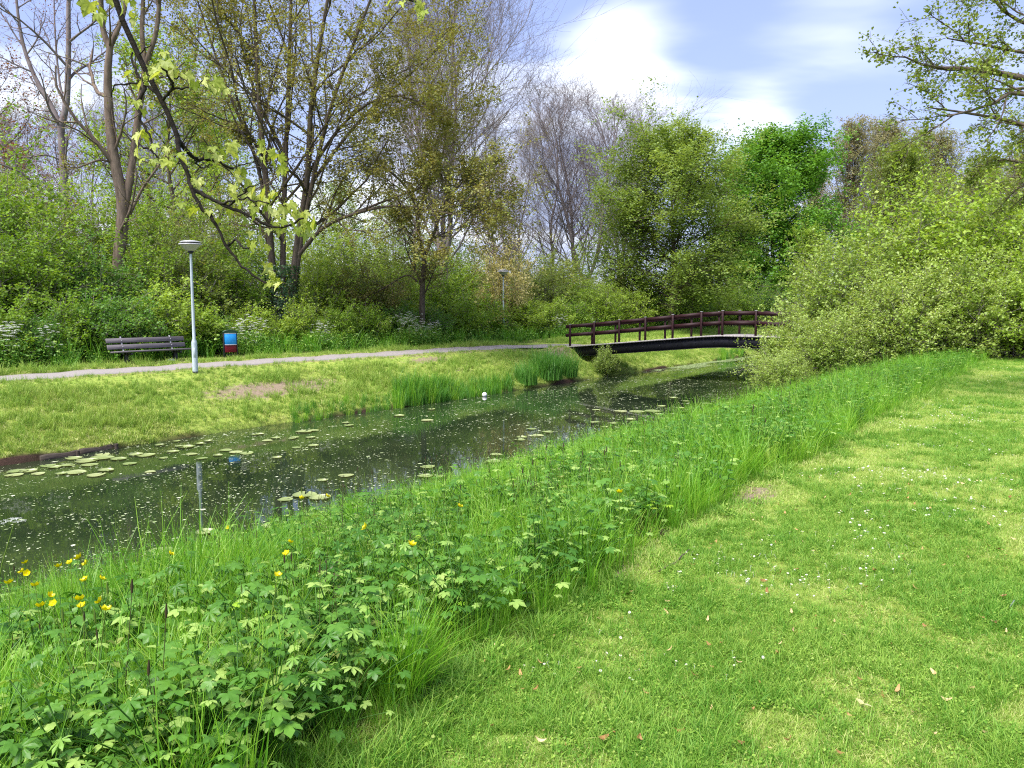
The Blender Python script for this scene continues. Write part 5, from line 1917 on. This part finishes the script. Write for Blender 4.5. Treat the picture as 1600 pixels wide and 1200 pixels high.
    n = len(rs)
    scatter('reeds', rs, np.stack([rng.normal(0, 0.08, n), rng.normal(0, 0.08, n), rng.random(n) * 6.28], -1), np.array(rz), rng.integers(0, 3, n), P)
    for px, t_, sc_, lab in ((855, 17.75, 1.0, 'dense tall clump of dark green iris leaves at the left foot of the bridge'), (822, 17.65, 0.72, 'smaller clump of reed leaves left of the tall one by the bridge'),
                             (885, 17.7, 0.78, 'clump of arching reed leaves just below the end of the bridge')):
        a, b = at_t(px, t_)
        tp = thing('reed_clump', lab, 'reeds', (a, b, gz(a, b) - 0.05), rng.random() * 6.28, sc_)
        g = Geo()
        blades(g, rng, 620, 1.12, 0.22, 0.62, 0.026, 0.55, 5, (0.0, 1.0))
        g.obj('leaves', 'reed_leaf', tp, kind='stuff')


build_herbs()


def umbel(g, rng, c, r, n=11):
    for k in range(n):
        a, q = k * 2.4, r * math.sqrt((k + 0.5) / n)
        cc = np.array(c) + (q * math.cos(a), q * math.sin(a), -0.25 * q * q / r)
        m = 9
        p = cc + rng.normal(0, r * 0.12, (m, 3)) * (1, 1, 0.4)
        nn = nrm(np.stack([rng.normal(0, 0.35, m), rng.normal(0, 0.35, m), np.ones(m)], -1))
        g.leaves(p, nn, rng.normal(size=(m, 3)), r * 0.19, r * 0.18, rng.random(m))


def build_flowers():
    rng = np.random.default_rng(400)
    # cow parsley under the shrubs
    PR = []
    for k in range(3):
        st_, um, lf = Geo(), Geo(), Geo()
        for q in range(6):
            a = rng.random() * 6.28
            tp = np.array([0.28 * math.cos(a) * rng.random(), 0.28 * math.sin(a) * rng.random(), rng.uniform(0.55, 1.12)])
            P = resample([(0, 0, 0), (tp[0] * 0.3, tp[1] * 0.3, tp[2] * 0.55), tuple(tp)], 6)
            st_.tubes(P, np.linspace(0.007, 0.004, 6), 5)
            for z in range(4):
                b = tp + np.array([rng.normal(0, 0.11), rng.normal(0, 0.11), rng.uniform(-0.14, 0.12)])
                st_.tubes(np.array([P[4], (P[4] + b) / 2 + (0, 0, 0.01), b]), np.array([0.003, 0.0025, 0.002]), 4)
                umbel(um, rng, b, rng.uniform(0.04, 0.06))
        n = 260
        c = np.stack([rng.normal(0, 0.2, n), rng.normal(0, 0.2, n), rng.uniform(0.15, 0.7, n)], -1)
        lf.leaves(c, nrm(rng.normal(size=(n, 3)) + (0, 0, 1)), rng.normal(size=(n, 3)), 0.07, 0.035, rng.random(n))
        PR.append((st_.mesh('stem', 'stem_green'), um.mesh('umbels', 'petal_white'), lf.mesh('foliage', 'herb_leaf')))
    spots = [(2, 25.0), (14, 24.9), (24, 24.7), (376, 24.8), (386, 25.0), (397, 24.8), (408, 25.1), (500, 25.0), (512, 24.8), (628, 24.9), (640, 24.6), (652, 24.8), (661, 24.5), (672, 24.8), (682, 24.6), (645, 25.1),
             (868, 24.9), (876, 24.6), (925, 25.6), (80, 24.9)]
    for px, t in spots:
        t -= 0.45
        x, y = at_t(px, t)
        lab = ('white cow parsley at the left edge, left of the bench' if px < 100 else 'white cow parsley right of the litter bin' if px < 450 else 'white cow parsley below the ivy clad tree' if px < 600 else
               'white cow parsley in the thick patch left of the far lamp' if px < 800 else 'white cow parsley behind the end of the bridge')
        tp = thing('cow_parsley', lab, 'wildflower', (x, y, gz(x, y)), rng.random() * 6.28, rng.uniform(1.0, 1.35), 'cow parsley along the footpath')
        m = PR[int(rng.integers(3))]
        part('stem', m[0], tp)
        part('umbels', m[1], tp, kind='stuff')
        part('foliage', m[2], tp, kind='stuff')
    # the one close by at the left edge
    tpos = at(22, 818, 4.6)
    x, y = tpos.x, tpos.y
    z = gz(x, y)
    tp = thing('cow_parsley', 'close white cow parsley head at the left edge over the water', 'wildflower', (x, y, z))
    hh = tpos.z - z
    g = Geo()
    g.tubes(resample([(-0.16, -0.05, 0), (-0.10, -0.02, hh * 0.6), (0, 0, hh)], 8), np.linspace(0.005, 0.003, 8), 6)
    u = Geo()
    for k in range(9):
        a, q = k * 2.4, 0.062 * math.sqrt((k + .5) / 9)
        e = np.array([q * math.cos(a) - 0.01, q * math.sin(a), hh + 0.03 - 4 * q * q])
        g.tubes(np.array([(0, 0, hh), e * 0.6 + np.array([0, 0, hh * 0.4]), e]), np.array([0.0015, 0.001, 0.001]), 4)
        umbel(u, rng, e, 0.02, 8)
    g.obj('stem', 'stem_green', tp)
    u.obj('umbel', 'petal_white', tp, kind='stuff')

    # buttercups on thin stalks
    fl = Geo()
    for k in range(5):
        a = k * 1.2566
        v, t_ = ovate(1.0, 3, -0.35, 0.0)
        M = np.array(Matrix.Rotation(a, 4, 'Z') @ Matrix.Rotation(-0.35, 4, 'Y') @ Matrix.Scale(0.0165, 4))
        fl.add(v @ M[:3, :3].T, tris=t_, rnd=float(rng.random()))
    n = 14
    fl.leaves(np.stack([rng.normal(0, 0.003, n), rng.normal(0, 0.003, n), np.full(n, 0.005)], -1), nrm(rng.normal(size=(n, 3)) + (0, 0, 1)), rng.normal(size=(n, 3)), 0.004, 0.003, np.zeros(n))
    fm = fl.mesh('flower', 'petal_yellow')
    pos = [(35, 894), (42, 896), (92, 886), (110, 880), (124, 872), (135, 881), (92, 858), (124, 938), (128, 948), (157, 940), (165, 954), (78, 931), (64, 948), (14, 912), (133, 907), (55, 916), (84, 944),
           (448, 866), (434, 900), (471, 779), (357, 825), (511, 776), (643, 852), (968, 770), (266, 866), (40, 880), (453, 848), (572, 824), (158, 905), (718, 792)]
    for k, (px, py) in enumerate(pos):
        d = cam_ray(px, py)
        kk = np.linspace(2.6, 20, 4000)
        X, Y, Z = d.x * kk, d.y * kk, EYE + d.z * kk
        need = 0.56 + 0.05 * math.sin(k * 2.1)
        ok = np.nonzero(Z < ground_z(X, Y) + need)[0][0]
        x, y, zt = X[ok], Y[ok], Z[ok]
        z = gz(x, y)
        lab = 'yellow buttercup on a thin stalk at the lower left' if px < 300 else 'yellow buttercup among tall grass of the near bank' if px < 600 else 'lone yellow buttercup farther along the near bank'
        tp = thing('buttercup', lab, 'wildflower', (x, y, z), 0, 1.0, 'buttercups on the near bank')
        h = zt - z
        a = rng.random() * 6.28
        b = np.array([0.07 * math.cos(a), 0.07 * math.sin(a), 0])
        g = Geo()
        P = resample([tuple(b - (0, 0, 0.02)), tuple(b * 0.6 + np.array([0, 0, h * 0.55])), (0, 0, h)], 7)
        g.tubes(P, np.linspace(0.0024, 0.0014, 7), 5)
        g.obj('stem', 'stem_green', tp)
        o = part('flower', fm, tp)
        o.location = (0, 0, h)
        o.rotation_euler = (rng.normal(0.5, 0.3), rng.normal(0, 0.35), rng.random() * 6.28)
        s_ = rng.uniform(1.25, 1.7)
        o.scale = (s_, s_, s_)

    # daisies in the mown lawn
    g = Geo()
    g.tubes(np.array([(0, 0, -0.016), (0.002, 0, 0.015), (0, 0, 0.037)]), np.full(3, 0.0009), 4)
    k = np.arange(13) * 6.283 / 13
    d = np.stack([np.cos(k), np.sin(k), np.full(13, 0.18)], -1)
    g.leaves(np.array([0, 0, 0.039]) + d * 0.0068, nrm(np.stack([-np.cos(k) * 0.2, -np.sin(k) * 0.2, np.ones(13)], -1)), d, 0.012, 0.0042, rng.random(13))
    dm = g.mesh('daisy', 'petal_white')
    dm.materials.append(MATS['petal_yellow'])
    # yellow eye
    bm = bmesh.new()
    bm.from_mesh(dm)
    r = bmesh.ops.create_cone(bm, segments=8, radius1=0.0038, radius2=0.0022, depth=0.003, cap_ends=True, matrix=Matrix.Translation((0, 0, 0.0415)))
    vs = set(r['verts'])
    for f in bm.faces:
        if all(v in vs for v in f.verts):
            f.material_index = 1
    bm.to_mesh(dm)
    bm.free()
    x, y = frustum(rng, 9000, 2.7, 22, 0.75, -0.3, 0.70)
    s, t = st(x, y)
    m = (t < edge(s) - 0.35) & (vnoise(x + 2, y + 7, 0.75) * 0.65 + vnoise(x, y, 2.6) * 0.35 > 0.575)
    x, y = x[m], y[m]
    o_ = np.argsort(y)
    x, y = x[o_], y[o_]
    n0 = 150
    for k in range(min(n0, len(x))):
        o = part('daisy', dm, None, label='small white daisy in the near part of the mown lawn', category='wildflower', group='daisies in the lawn')
        o.location = (x[k], y[k], gz(x[k], y[k]) + 0.014)
        o.rotation_euler = (rng.normal(0.1, 0.35), rng.normal(0, 0.35), rng.random() * 6.28)
        s_ = rng.uniform(0.45, 0.72)
        o.scale = (s_, s_, s_)
    x, y = x[n0:n0 + 900], y[n0:n0 + 900]
    pts, rot, sc = place(rng, x, y, 0.65, 1.0, 0.35)
    scatter('far_daisies', pts, rot, sc, np.zeros(len(x), int), [bpy.data.objects.new('daisy_proto', dm)])

    # dry bud scales and bits lying in the lawn
    g = Geo()
    kk = np.linspace(0, 1, 6)
    v, q = [], []
    for a in kk:
        w = 0.0065 * math.sin(math.pi * (0.12 + 0.8 * a))
        v += [(0.045 * a - 0.022, -w, 0.006 + 0.016 * (2 * a - 1) ** 2), (0.045 * a - 0.022, w, 0.010 + 0.012 * (2 * a - 1) ** 2)]
    q = [(2 * i, 2 * i + 2, 2 * i + 3, 2 * i + 1) for i in range(5)]
    lm = []
    for r_ in (0.1, 0.5, 0.9):
        g = Geo()
        g.add(v, q, rnd=r_)
        lm.append(g.mesh('bud_scale', 'litter'))
    x, y = frustum(rng, 420, 2.75, 7.5, 1.2, -0.3, 0.66)
    s, t = st(x, y)
    m = t < edge(s) - 0.1
    x, y = x[m][:170], y[m][:170]
    for a, b in zip(x, y):
        o = part('bud_scale', lm[int(rng.integers(3))], None, label='dry brown curled bud scale lying on the lawn', category='leaf litter', group='dry bud scales on the lawn')
        o.location = (a, b, gz(a, b) + rng.uniform(0.012, 0.03))
        o.rotation_euler = (rng.normal(0, 0.5), rng.normal(0, 0.4), rng.random() * 6.28)
        s_ = rng.uniform(0.4, 1.0)
        o.scale = (s_, s_ * rng.uniform(0.8, 1.6), s_)
    # two yellow fallen leaves
    for px, py, lab in ((1347, 1100, 'small yellow fallen leaf on the lawn, left one of a pair'), (1362, 1104, 'small yellow fallen leaf on the lawn, right one of a pair')):
        p = on_ground(px, py, 0.035)
        o = part('fallen_leaf', leaf_mesh('mustard', 'shrub_yellow', 0.9), None, label=lab, category='leaf')
        o.location = p
        o.scale = (0.034,) * 3
        o.rotation_euler = (0.2, -0.5, rng.random() * 6)
    # white feather stuck in the grass
    p = on_ground(1575, 952)
    g = Geo()
    g.tubes(np.array([(0, 0, 0), (0.004, 0, 0.045), (0.0, 0, 0.10)]), np.array([0.0012, 0.001, 0.0006]), 5)
    n = 26
    z = np.linspace(0.03, 0.10, n)
    for sgn in (-1, 1):
        c = np.stack([sgn * 0.005 * np.ones(n), np.zeros(n), z], -1)
        g.leaves(c, np.tile([[0, 1.0, 0.1]], (n, 1)), np.tile([[sgn, 0, 0.9]], (n, 1)), 0.013, 0.004, rng.random(n))
    o = g.obj('feather', 'petal_white', None, label='small white feather standing in the lawn at the right edge', category='feather')
    o.location = p
    o.scale = (0.7, 0.7, 0.6)
    o.rotation_euler = (0.3, 0.4, 0.5)


build_flowers()


def build_lilies():
    rng = np.random.default_rng(500)
    pads = []
    for k in range(5):
        n = 18
        a0 = 0.16
        a = np.linspace(a0, 2 * math.pi - a0, n)
        r = 1 + 0.035 * np.sin(a * 3 + k) + rng.normal(0, 0.012, n)
        V = [(0.06, 0, 0.0)]
        for q, zz in ((0.55, 0.0), (0.93, 0.004), (1.0, 0.02 + 0.02 * (k % 3))):
            V += [(q * rr * math.cos(t_), q * rr * math.sin(t_), zz + 0.012 * math.sin(t_ * 2 + k)) for rr, t_ in zip(r, a)]
        T = [(0, 1 + i, 2 + i) for i in range(n - 1)]
        Q = []
        for ring in range(2):
            b = 1 + ring * n
            Q += [(b + i, b + n + i, b + n + i + 1, b + i + 1) for i in range(n - 1)]
        g = Geo()
        g.add(V, Q, T, rnd=[0.35, 0.5, 0.65, 0.8, 0.5][k])
        pads.append(g.mesh('lily_pad', 'lily_leaf', True))
    pos = [(75, 728, 20), (28, 737, 24), (45, 737, 22), (22, 743, 22), (85, 731, 18), (105, 728, 20), (115, 717, 22), (135, 721, 30), (160, 711, 20), (160, 716, 30), (140, 727, 22), (185, 718, 20), (165, 736, 22), (150, 743, 26),
           (117, 739, 30), (203, 725, 20), (228, 712, 26), (212, 711, 20), (235, 738, 16), (250, 696, 14), (275, 690, 12), (270, 706, 18), (290, 699, 24), (300, 710, 16), (280, 698, 12), (315, 717, 16), (312, 694, 14), (325, 690, 14),
           (368, 707, 20), (385, 709, 20), (352, 704, 18), (398, 680, 12), (322, 833, 32), (328, 861, 26), (390, 854, 16), (252, 863, 48), (236, 877, 22), (405, 679, 14), (418, 689, 16), (430, 685, 16), (460, 684, 14), (456, 686, 14),
           (475, 675, 26), (490, 673, 18), (485, 684, 16), (463, 700, 14), (490, 697, 18), (432, 716, 16), (541, 744, 24), (504, 751, 18), (446, 781, 24), (476, 774, 38), (500, 779, 34), (420, 823, 24), (557, 788, 20), (545, 665, 16),
           (540, 661, 12), (623, 650, 18), (668, 657, 20), (674, 640, 12), (668, 730, 24), (664, 745, 24), (688, 746, 16), (662, 778, 24), (685, 768, 24), (620, 767, 20), (606, 788, 16), (535, 817, 24), (775, 711, 20), (770, 722, 24),
           (782, 730, 24), (790, 741, 26), (735, 754, 16), (722, 758, 14), (760, 758, 16), (830, 671, 16), (856, 676, 20), (815, 684, 18), (838, 681, 24), (812, 688, 18), (856, 698, 20), (818, 719, 34), (838, 713, 16), (870, 712, 24),
           (932, 641, 14), (930, 660, 16), (957, 662, 16), (985, 656, 18), (970, 643, 20), (996, 644, 26), (1020, 643, 26), (1033, 635, 14), (1052, 622, 14), (1072, 627, 10), (1062, 638, 14), (1105, 631, 16), (1130, 633, 14),
           (1050, 648, 10), (955, 676, 16), (978, 676, 20), (920, 688, 12), (1042, 655, 28), (990, 672, 20), (60, 741, 18), (95, 741, 16), (255, 716, 14), (340, 712, 14), (1030, 648, 14), (1000, 662, 14), (945, 668, 12), (900, 700, 14)]
    for k, (px, py, w) in enumerate(pos):
        p = on_z(px, py, WATER)
        d = w * 0.5 * math.hypot(p.x, p.y) / F
        s, t = st(p.x, p.y)
        if not (8.2 < t < 17.4):
            continue
        lab = ('lily pad in the drift below the far bank' if px < 400 and py < 760 else 'lily pad close under the near bank at left' if px < 460 and py >= 800 else
               'lily pad in mid water left of the reeds' if px < 700 else 'lily pad beside the near bank, right of centre' if px < 900 else 'lily pad on the dark reflection of the bridge')
        o = part('lily_pad', pads[k % 5], None, label=lab, category='lily pad', group='lily pads on the canal')
        o.location = (p.x, p.y, WATER + 0.006 + 0.0012 * (k % 7))
        o.rotation_euler = (rng.normal(0, 0.015), rng.normal(0, 0.015), rng.random() * 6.28)
        o.scale = (d * rng.uniform(0.92, 1.05), d * rng.uniform(0.92, 1.05), 0.35)
    # flecks of duckweed and petals drifting on the water
    n = 150000
    s, t = rng.uniform(-2, 75, n), rng.uniform(8.3, 17.45, n)
    x, y = xy(s, t)
    k = vnoise(s * 0.45, t * 1.5, 1.0) * 0.55 + vnoise(s * 1.6 + 5, t * 3.4, 1.0) * 0.45
    dens = np.interp(k, [0.3, 0.5, 0.7], [0.10, 0.36, 0.9]) * np.interp(y, [8, 22, 60], [1.0, 0.62, 0.5])
    m = (rng.random(n) < dens) & (np.abs(x / y) < 0.75)
    x, y = x[m], y[m]
    n = len(x)
    c = np.stack([x, y, WATER + rng.uniform(0.003, 0.006, n)], -1)
    g = Geo()
    d = rng.normal(size=(n, 3)) * (1, 1, 0)
    sz = rng.gamma(1.6, 0.009, n).clip(0.005, 0.07) * np.clip(0.7 + y / 40, 0.9, 1.8)
    g.leaves(c, np.tile([[0, 0, 1.0]], (n, 1)), d, sz * 1.5, sz * 1.1, rng.random(n), fold=0.03)
    g.obj('duckweed', 'duckweed', None, kind='stuff')
    # bright films of weed lying along the far part of the canal
    n = 9000
    s, t = rng.uniform(36, 78, n), 16.0 + 1.4 * rng.random(n) ** 0.6
    m = vnoise(s * 0.35, t * 2.2, 1.0) + np.clip((t - 16.4) * 0.5, -0.3, 0.4) > 0.52
    x, y = xy(s[m], t[m])
    n = len(x)
    g = Geo()
    g.leaves(np.stack([x, y, WATER + rng.uniform(0.007, 0.01, n)], -1), np.tile([[0, 0, 1.0]], (n, 1)), rng.normal(size=(n, 3)) * (1, 1, 0), 0.14, 0.10, rng.random(n) * 0.3, fold=0.0)
    g.obj('pond_weed', 'duckweed', None, kind='stuff')


build_lilies()


# ------------------------------------------------------------------ sycamore whose branch hangs into the picture at upper left
def build_sycamore():
    rng = np.random.default_rng(600)
    base = Vector((-5.0, 2.4, gz(-5.0, 2.4)))
    root = thing('sycamore_tree', 'dark branch with large yellow green lobed leaves hanging in from the upper left', 'tree', tuple(base))
    B = np.array(base)
    Y = 4.2

    def w(pts, Y0=Y, Y1=None):
        Y1 = Y0 if Y1 is None else Y1
        return [tuple(np.array(at(px, py, Y0 + (Y1 - Y0) * i / max(1, len(pts) - 1))) - B) for i, (px, py) in enumerate(pts)]
    trunk = Geo()
    tp = [(0, 0, -0.3), (0.05, 0.0, 1.5), (0.0, 0.1, 3.2), (0.1, 0.1, 5.5), (0.0, 0.2, 8.0)]
    trunk.tubes(resample(tp, 16), np.linspace(0.26, 0.12, 16), 10)
    trunk.obj('trunk', 'bark_grey', root, True)
    br = [
        ([(0.05, 0.1, 3.6), (1.0, 0.7, 4.25), (2.0, 1.4, 4.1)] + w([(150, -120), (172, -40), (182, 5), (190, 32), (206, 66), (224, 100), (240, 128), (253, 157), (266, 182), (276, 210)]), 0.055, 0.0175),
        (w([(276, 210), (278, 222), (281, 246), (291, 268), (298, 288), (303, 305), (317, 327), (336, 347), (353, 384), (372, 410), (400, 433), (416, 442)], Y, Y - .2), 0.0125, 0.005),
        (w([(300, 296), (318, 305), (345, 317), (372, 330), (400, 343), (432, 355), (458, 349), (474, 341)], Y, Y - .35), 0.0105, 0.005),
        (w([(278, 216), (290, 236), (304, 248), (322, 250), (342, 252), (364, 264)], Y, Y + .2), 0.012, 0.006),
        (w([(303, 249), (308, 258), (320, 263), (328, 256)], Y, Y + .1), 0.005, 0.003),
        (w([(253, 156), (266, 142), (269, 130), (262, 116), (248, 104)], Y, Y - .2), 0.009, 0.004),
        (w([(267, 140), (284, 138), (303, 135), (316, 126)], Y, Y - .3), 0.007, 0.003),
        (w([(270, 125), (286, 122), (300, 136)], Y, Y - .2), 0.004, 0.002),
        (w([(252, 154), (240, 142), (228, 132), (216, 118), (208, 100), (207, 82)], Y, Y + .15), 0.008, 0.005),
        (w([(226, 132), (222, 148), (215, 162), (219, 184), (229, 204), (237, 224), (238, 238), (256, 253)], Y + .05, Y - .1), 0.009, 0.004),
        (w([(216, 130), (196, 130), (180, 132), (176, 142), (175, 152)], Y + .1, Y + .3), 0.006, 0.003),
        (w([(238, 236), (222, 228), (208, 216), (200, 210)], Y, Y + .2), 0.006, 0.003),
        (w([(354, 384), (360, 380), (370, 376), (380, 387), (390, 387)], Y - .1, Y - .3), 0.007, 0.003),
        (w([(345, 318), (370, 312), (396, 312), (420, 318)], Y - .1, Y - .4), 0.006, 0.003),
        (w([(356, 322), (376, 305), (392, 292), (410, 285)], Y - .1, Y - .5), 0.005, 0.002),
        (w([(362, 262), (390, 254), (412, 246), (430, 250)], Y + .2, Y + .1), 0.004, 0.002),
        ([(0.1, 0.1, 4.6), (1.2, 0.9, 5.2), (2.6, 1.5, 4.9)] + w([(420, -150), (520, -60), (600, -16), (640, -4), (662, 8)], Y - .2, Y + .3), 0.04, 0.004),
        (w([(182, -8), (160, -8), (142, -2)], Y, Y - .1), 0.006, 0.003),
        (w([(214, 88), (226, 76), (236, 70)], Y, Y - .1), 0.004, 0.002),
    ]
    for pts, r0, r1 in br:
        g = Geo()
        K = max(12, 3 * len(pts))
        P = resample(pts, K)
        P[1:-1] += rng.normal(0, 0.004, (K - 2, 3))
        R = np.linspace(r0, r1, K) * (1 + 0.10 * rng.normal(size=K)).clip(0.8, 1.35)
        if len(pts) > 12 and r0 > 0.05:
            R = np.interp(np.linspace(0, 1, K), [0, 0.5, 0.65, 0.8, 1], [0.055, 0.028, 0.019, 0.016, 0.0125])
        g.tubes(P, R, 7)
        g.obj('branch', 'bark_black', root, True)
    V, T = palmate(5, 0.60, 1.75, 0.10, 0.35, 1.15)
    lm = []
    for k, (r_, dr) in enumerate(((0.15, 0.35), (0.45, 0.55), (0.7, 0.2), (0.95, 0.45))):
        V, T = palmate(5, 0.70 + 0.03 * k, 1.8, 0.20, dr, 1.35)
        V = V.copy()
        V[:, 2] += (0.22 + 0.16 * k) * np.abs(V[:, 1])                # young leaves are still half folded
        g = Geo()
        g.add(V, tris=T, rnd=r_)
        g.tubes(np.array([(-0.55, 0, 0.25), (-0.3, 0, 0.10), (0, 0, 0)]), np.full(3, 0.022), 4, rnd=0.5)
        lm.append(g.mesh('leaf', 'leaf_sycamore'))
    pos = [(140, 4, 34), (156, 16, 30), (170, 0, 24), (190, 6, 26), (201, 22, 24), (206, 2, 22), (204, 114, 26), (228, 118, 18), (234, 106, 22), (246, 108, 26), (258, 96, 34), (268, 106, 24), (276, 112, 22), (262, 86, 20), (318, 126, 28), (330, 134, 30),
           (342, 130, 26), (350, 140, 20), (306, 130, 18), (220, 212, 28), (230, 206, 24), (213, 158, 18), (223, 172, 16), (216, 234, 22), (226, 248, 24), (240, 250, 22), (250, 256, 24), (262, 232, 22), (270, 246, 24), (286, 238, 24), (242, 226, 18),
           (324, 238, 26), (332, 230, 24), (346, 236, 22), (357, 234, 26), (364, 242, 20), (308, 282, 22), (296, 324, 20), (318, 340, 22), (326, 330, 18), (336, 343, 18), (341, 322, 16), (376, 320, 28), (386, 316, 26), (396, 324, 24), (368, 310, 24),
           (358, 300, 22), (366, 290, 24), (382, 304, 26), (366, 276, 24), (376, 270, 26), (382, 286, 24), (396, 300, 26), (406, 310, 26), (414, 300, 24), (422, 308, 26), (432, 304, 26), (420, 322, 24), (434, 330, 24), (444, 324, 28), (452, 318, 24),
           (462, 330, 24), (472, 334, 26), (482, 340, 26), (492, 346, 24), (456, 350, 22), (466, 356, 24), (474, 364, 24), (450, 366, 26), (440, 346, 22), (426, 350, 20), (414, 240, 26), (426, 254, 24), (436, 244, 26), (446, 262, 26), (438, 270, 20),
           (430, 240, 20), (412, 236, 18), (405, 246, 20), (386, 375, 22), (396, 380, 22), (393, 364, 20), (401, 390, 22), (406, 378, 20), (404, 370, 16), (416, 414, 26), (421, 426, 20), (425, 432, 18), (422, 442, 18), (429, 436, 18),
           (608, 4, 22), (630, 4, 18), (652, 8, 26), (662, 18, 22), (656, 0, 20)]
    for px, py, sz in pos:
        c = at(px, py, Y + rng.normal(-0.12, 0.14)) - base
        for q in range(1 + int(rng.random() < 0.75)):
            o = part('leaf', lm[int(rng.integers(4))], root)
            s_ = sz * rng.uniform(0.5, 0.74) * Y / F
            o.location = c + q * Vector((rng.normal(0, 0.035), rng.normal(0, 0.05), rng.normal(-0.01, 0.03)))
            o.rotation_euler = (rng.normal(0, 0.5), rng.uniform(0.35, 1.25), rng.random() * 6.28)
            o.scale = (s_, s_ * rng.uniform(0.75, 1.0), s_)
    # hanging flower tassels
    for px, py, ln in ((449, 376, 0.11), (437, 350, 0.08), (474, 352, 0.09), (426, 436, 0.06), (212, 20, 0.06), (656, 26, 0.06), (228, 124, 0.05)):
        n = int(ln * 900)
        c0 = np.array(at(px, py, Y - 0.25) - base)
        z = rng.random(n)
        c = c0 + np.stack([rng.normal(0, 0.011, n) * (1 - 0.5 * z), rng.normal(0, 0.011, n) * (1 - 0.5 * z), ln * (0.5 - z)], -1)
        g = Geo()
        g.tubes(np.array([c0 + (0, 0, ln * 0.7), c0, c0 - (0, 0, ln * 0.45)]), np.array([0.0015, 0.0012, 0.001]), 4)
        g.leaves(c, nrm(rng.normal(size=(n, 3))), rng.normal(size=(n, 3)), 0.011, 0.008, rng.random(n))
        g.obj('flower_tassel', 'leaf_sycamore', root, kind='stuff')


build_sycamore()


# ------------------------------------------------------------------ tell alike things apart in words
def rank_labels():
    """alike things in one drift or patch are told apart by their order across the view"""
    one = ['', 'first', 'second', 'third', 'fourth', 'fifth', 'sixth', 'seventh', 'eighth', 'ninth', 'tenth', 'eleventh', 'twelfth', 'thirteenth', 'fourteenth', 'fifteenth', 'sixteenth', 'seventeenth', 'eighteenth', 'nineteenth']
    tens = {20: 'twent', 30: 'thirt', 40: 'fort', 50: 'fift', 60: 'sixt', 70: 'sevent', 80: 'eight', 90: 'ninet'}

    def word(n):
        if n < 20:
            return one[n]
        t = tens[n // 10 * 10]
        return t + 'ieth' if n % 10 == 0 else t + 'y-' + one[n % 10]
    by = {}
    for o in C.objects:
        if o.parent is None and o.get('group') and o.get('category') and not o.name.startswith(('daisy', 'bud_scale')):
            by.setdefault(o['label'], []).append(o)
    for lab, objs in by.items():
        if len(objs) < 2:
            continue
        objs.sort(key=lambda o: o.location.x / o.location.y)
        for k, o in enumerate(objs):
            o['label'] = ('leftmost ' if k == 0 else 'rightmost ' if k == len(objs) - 1 else word(k + 1) + ' from left, ') + lab


rank_labels()
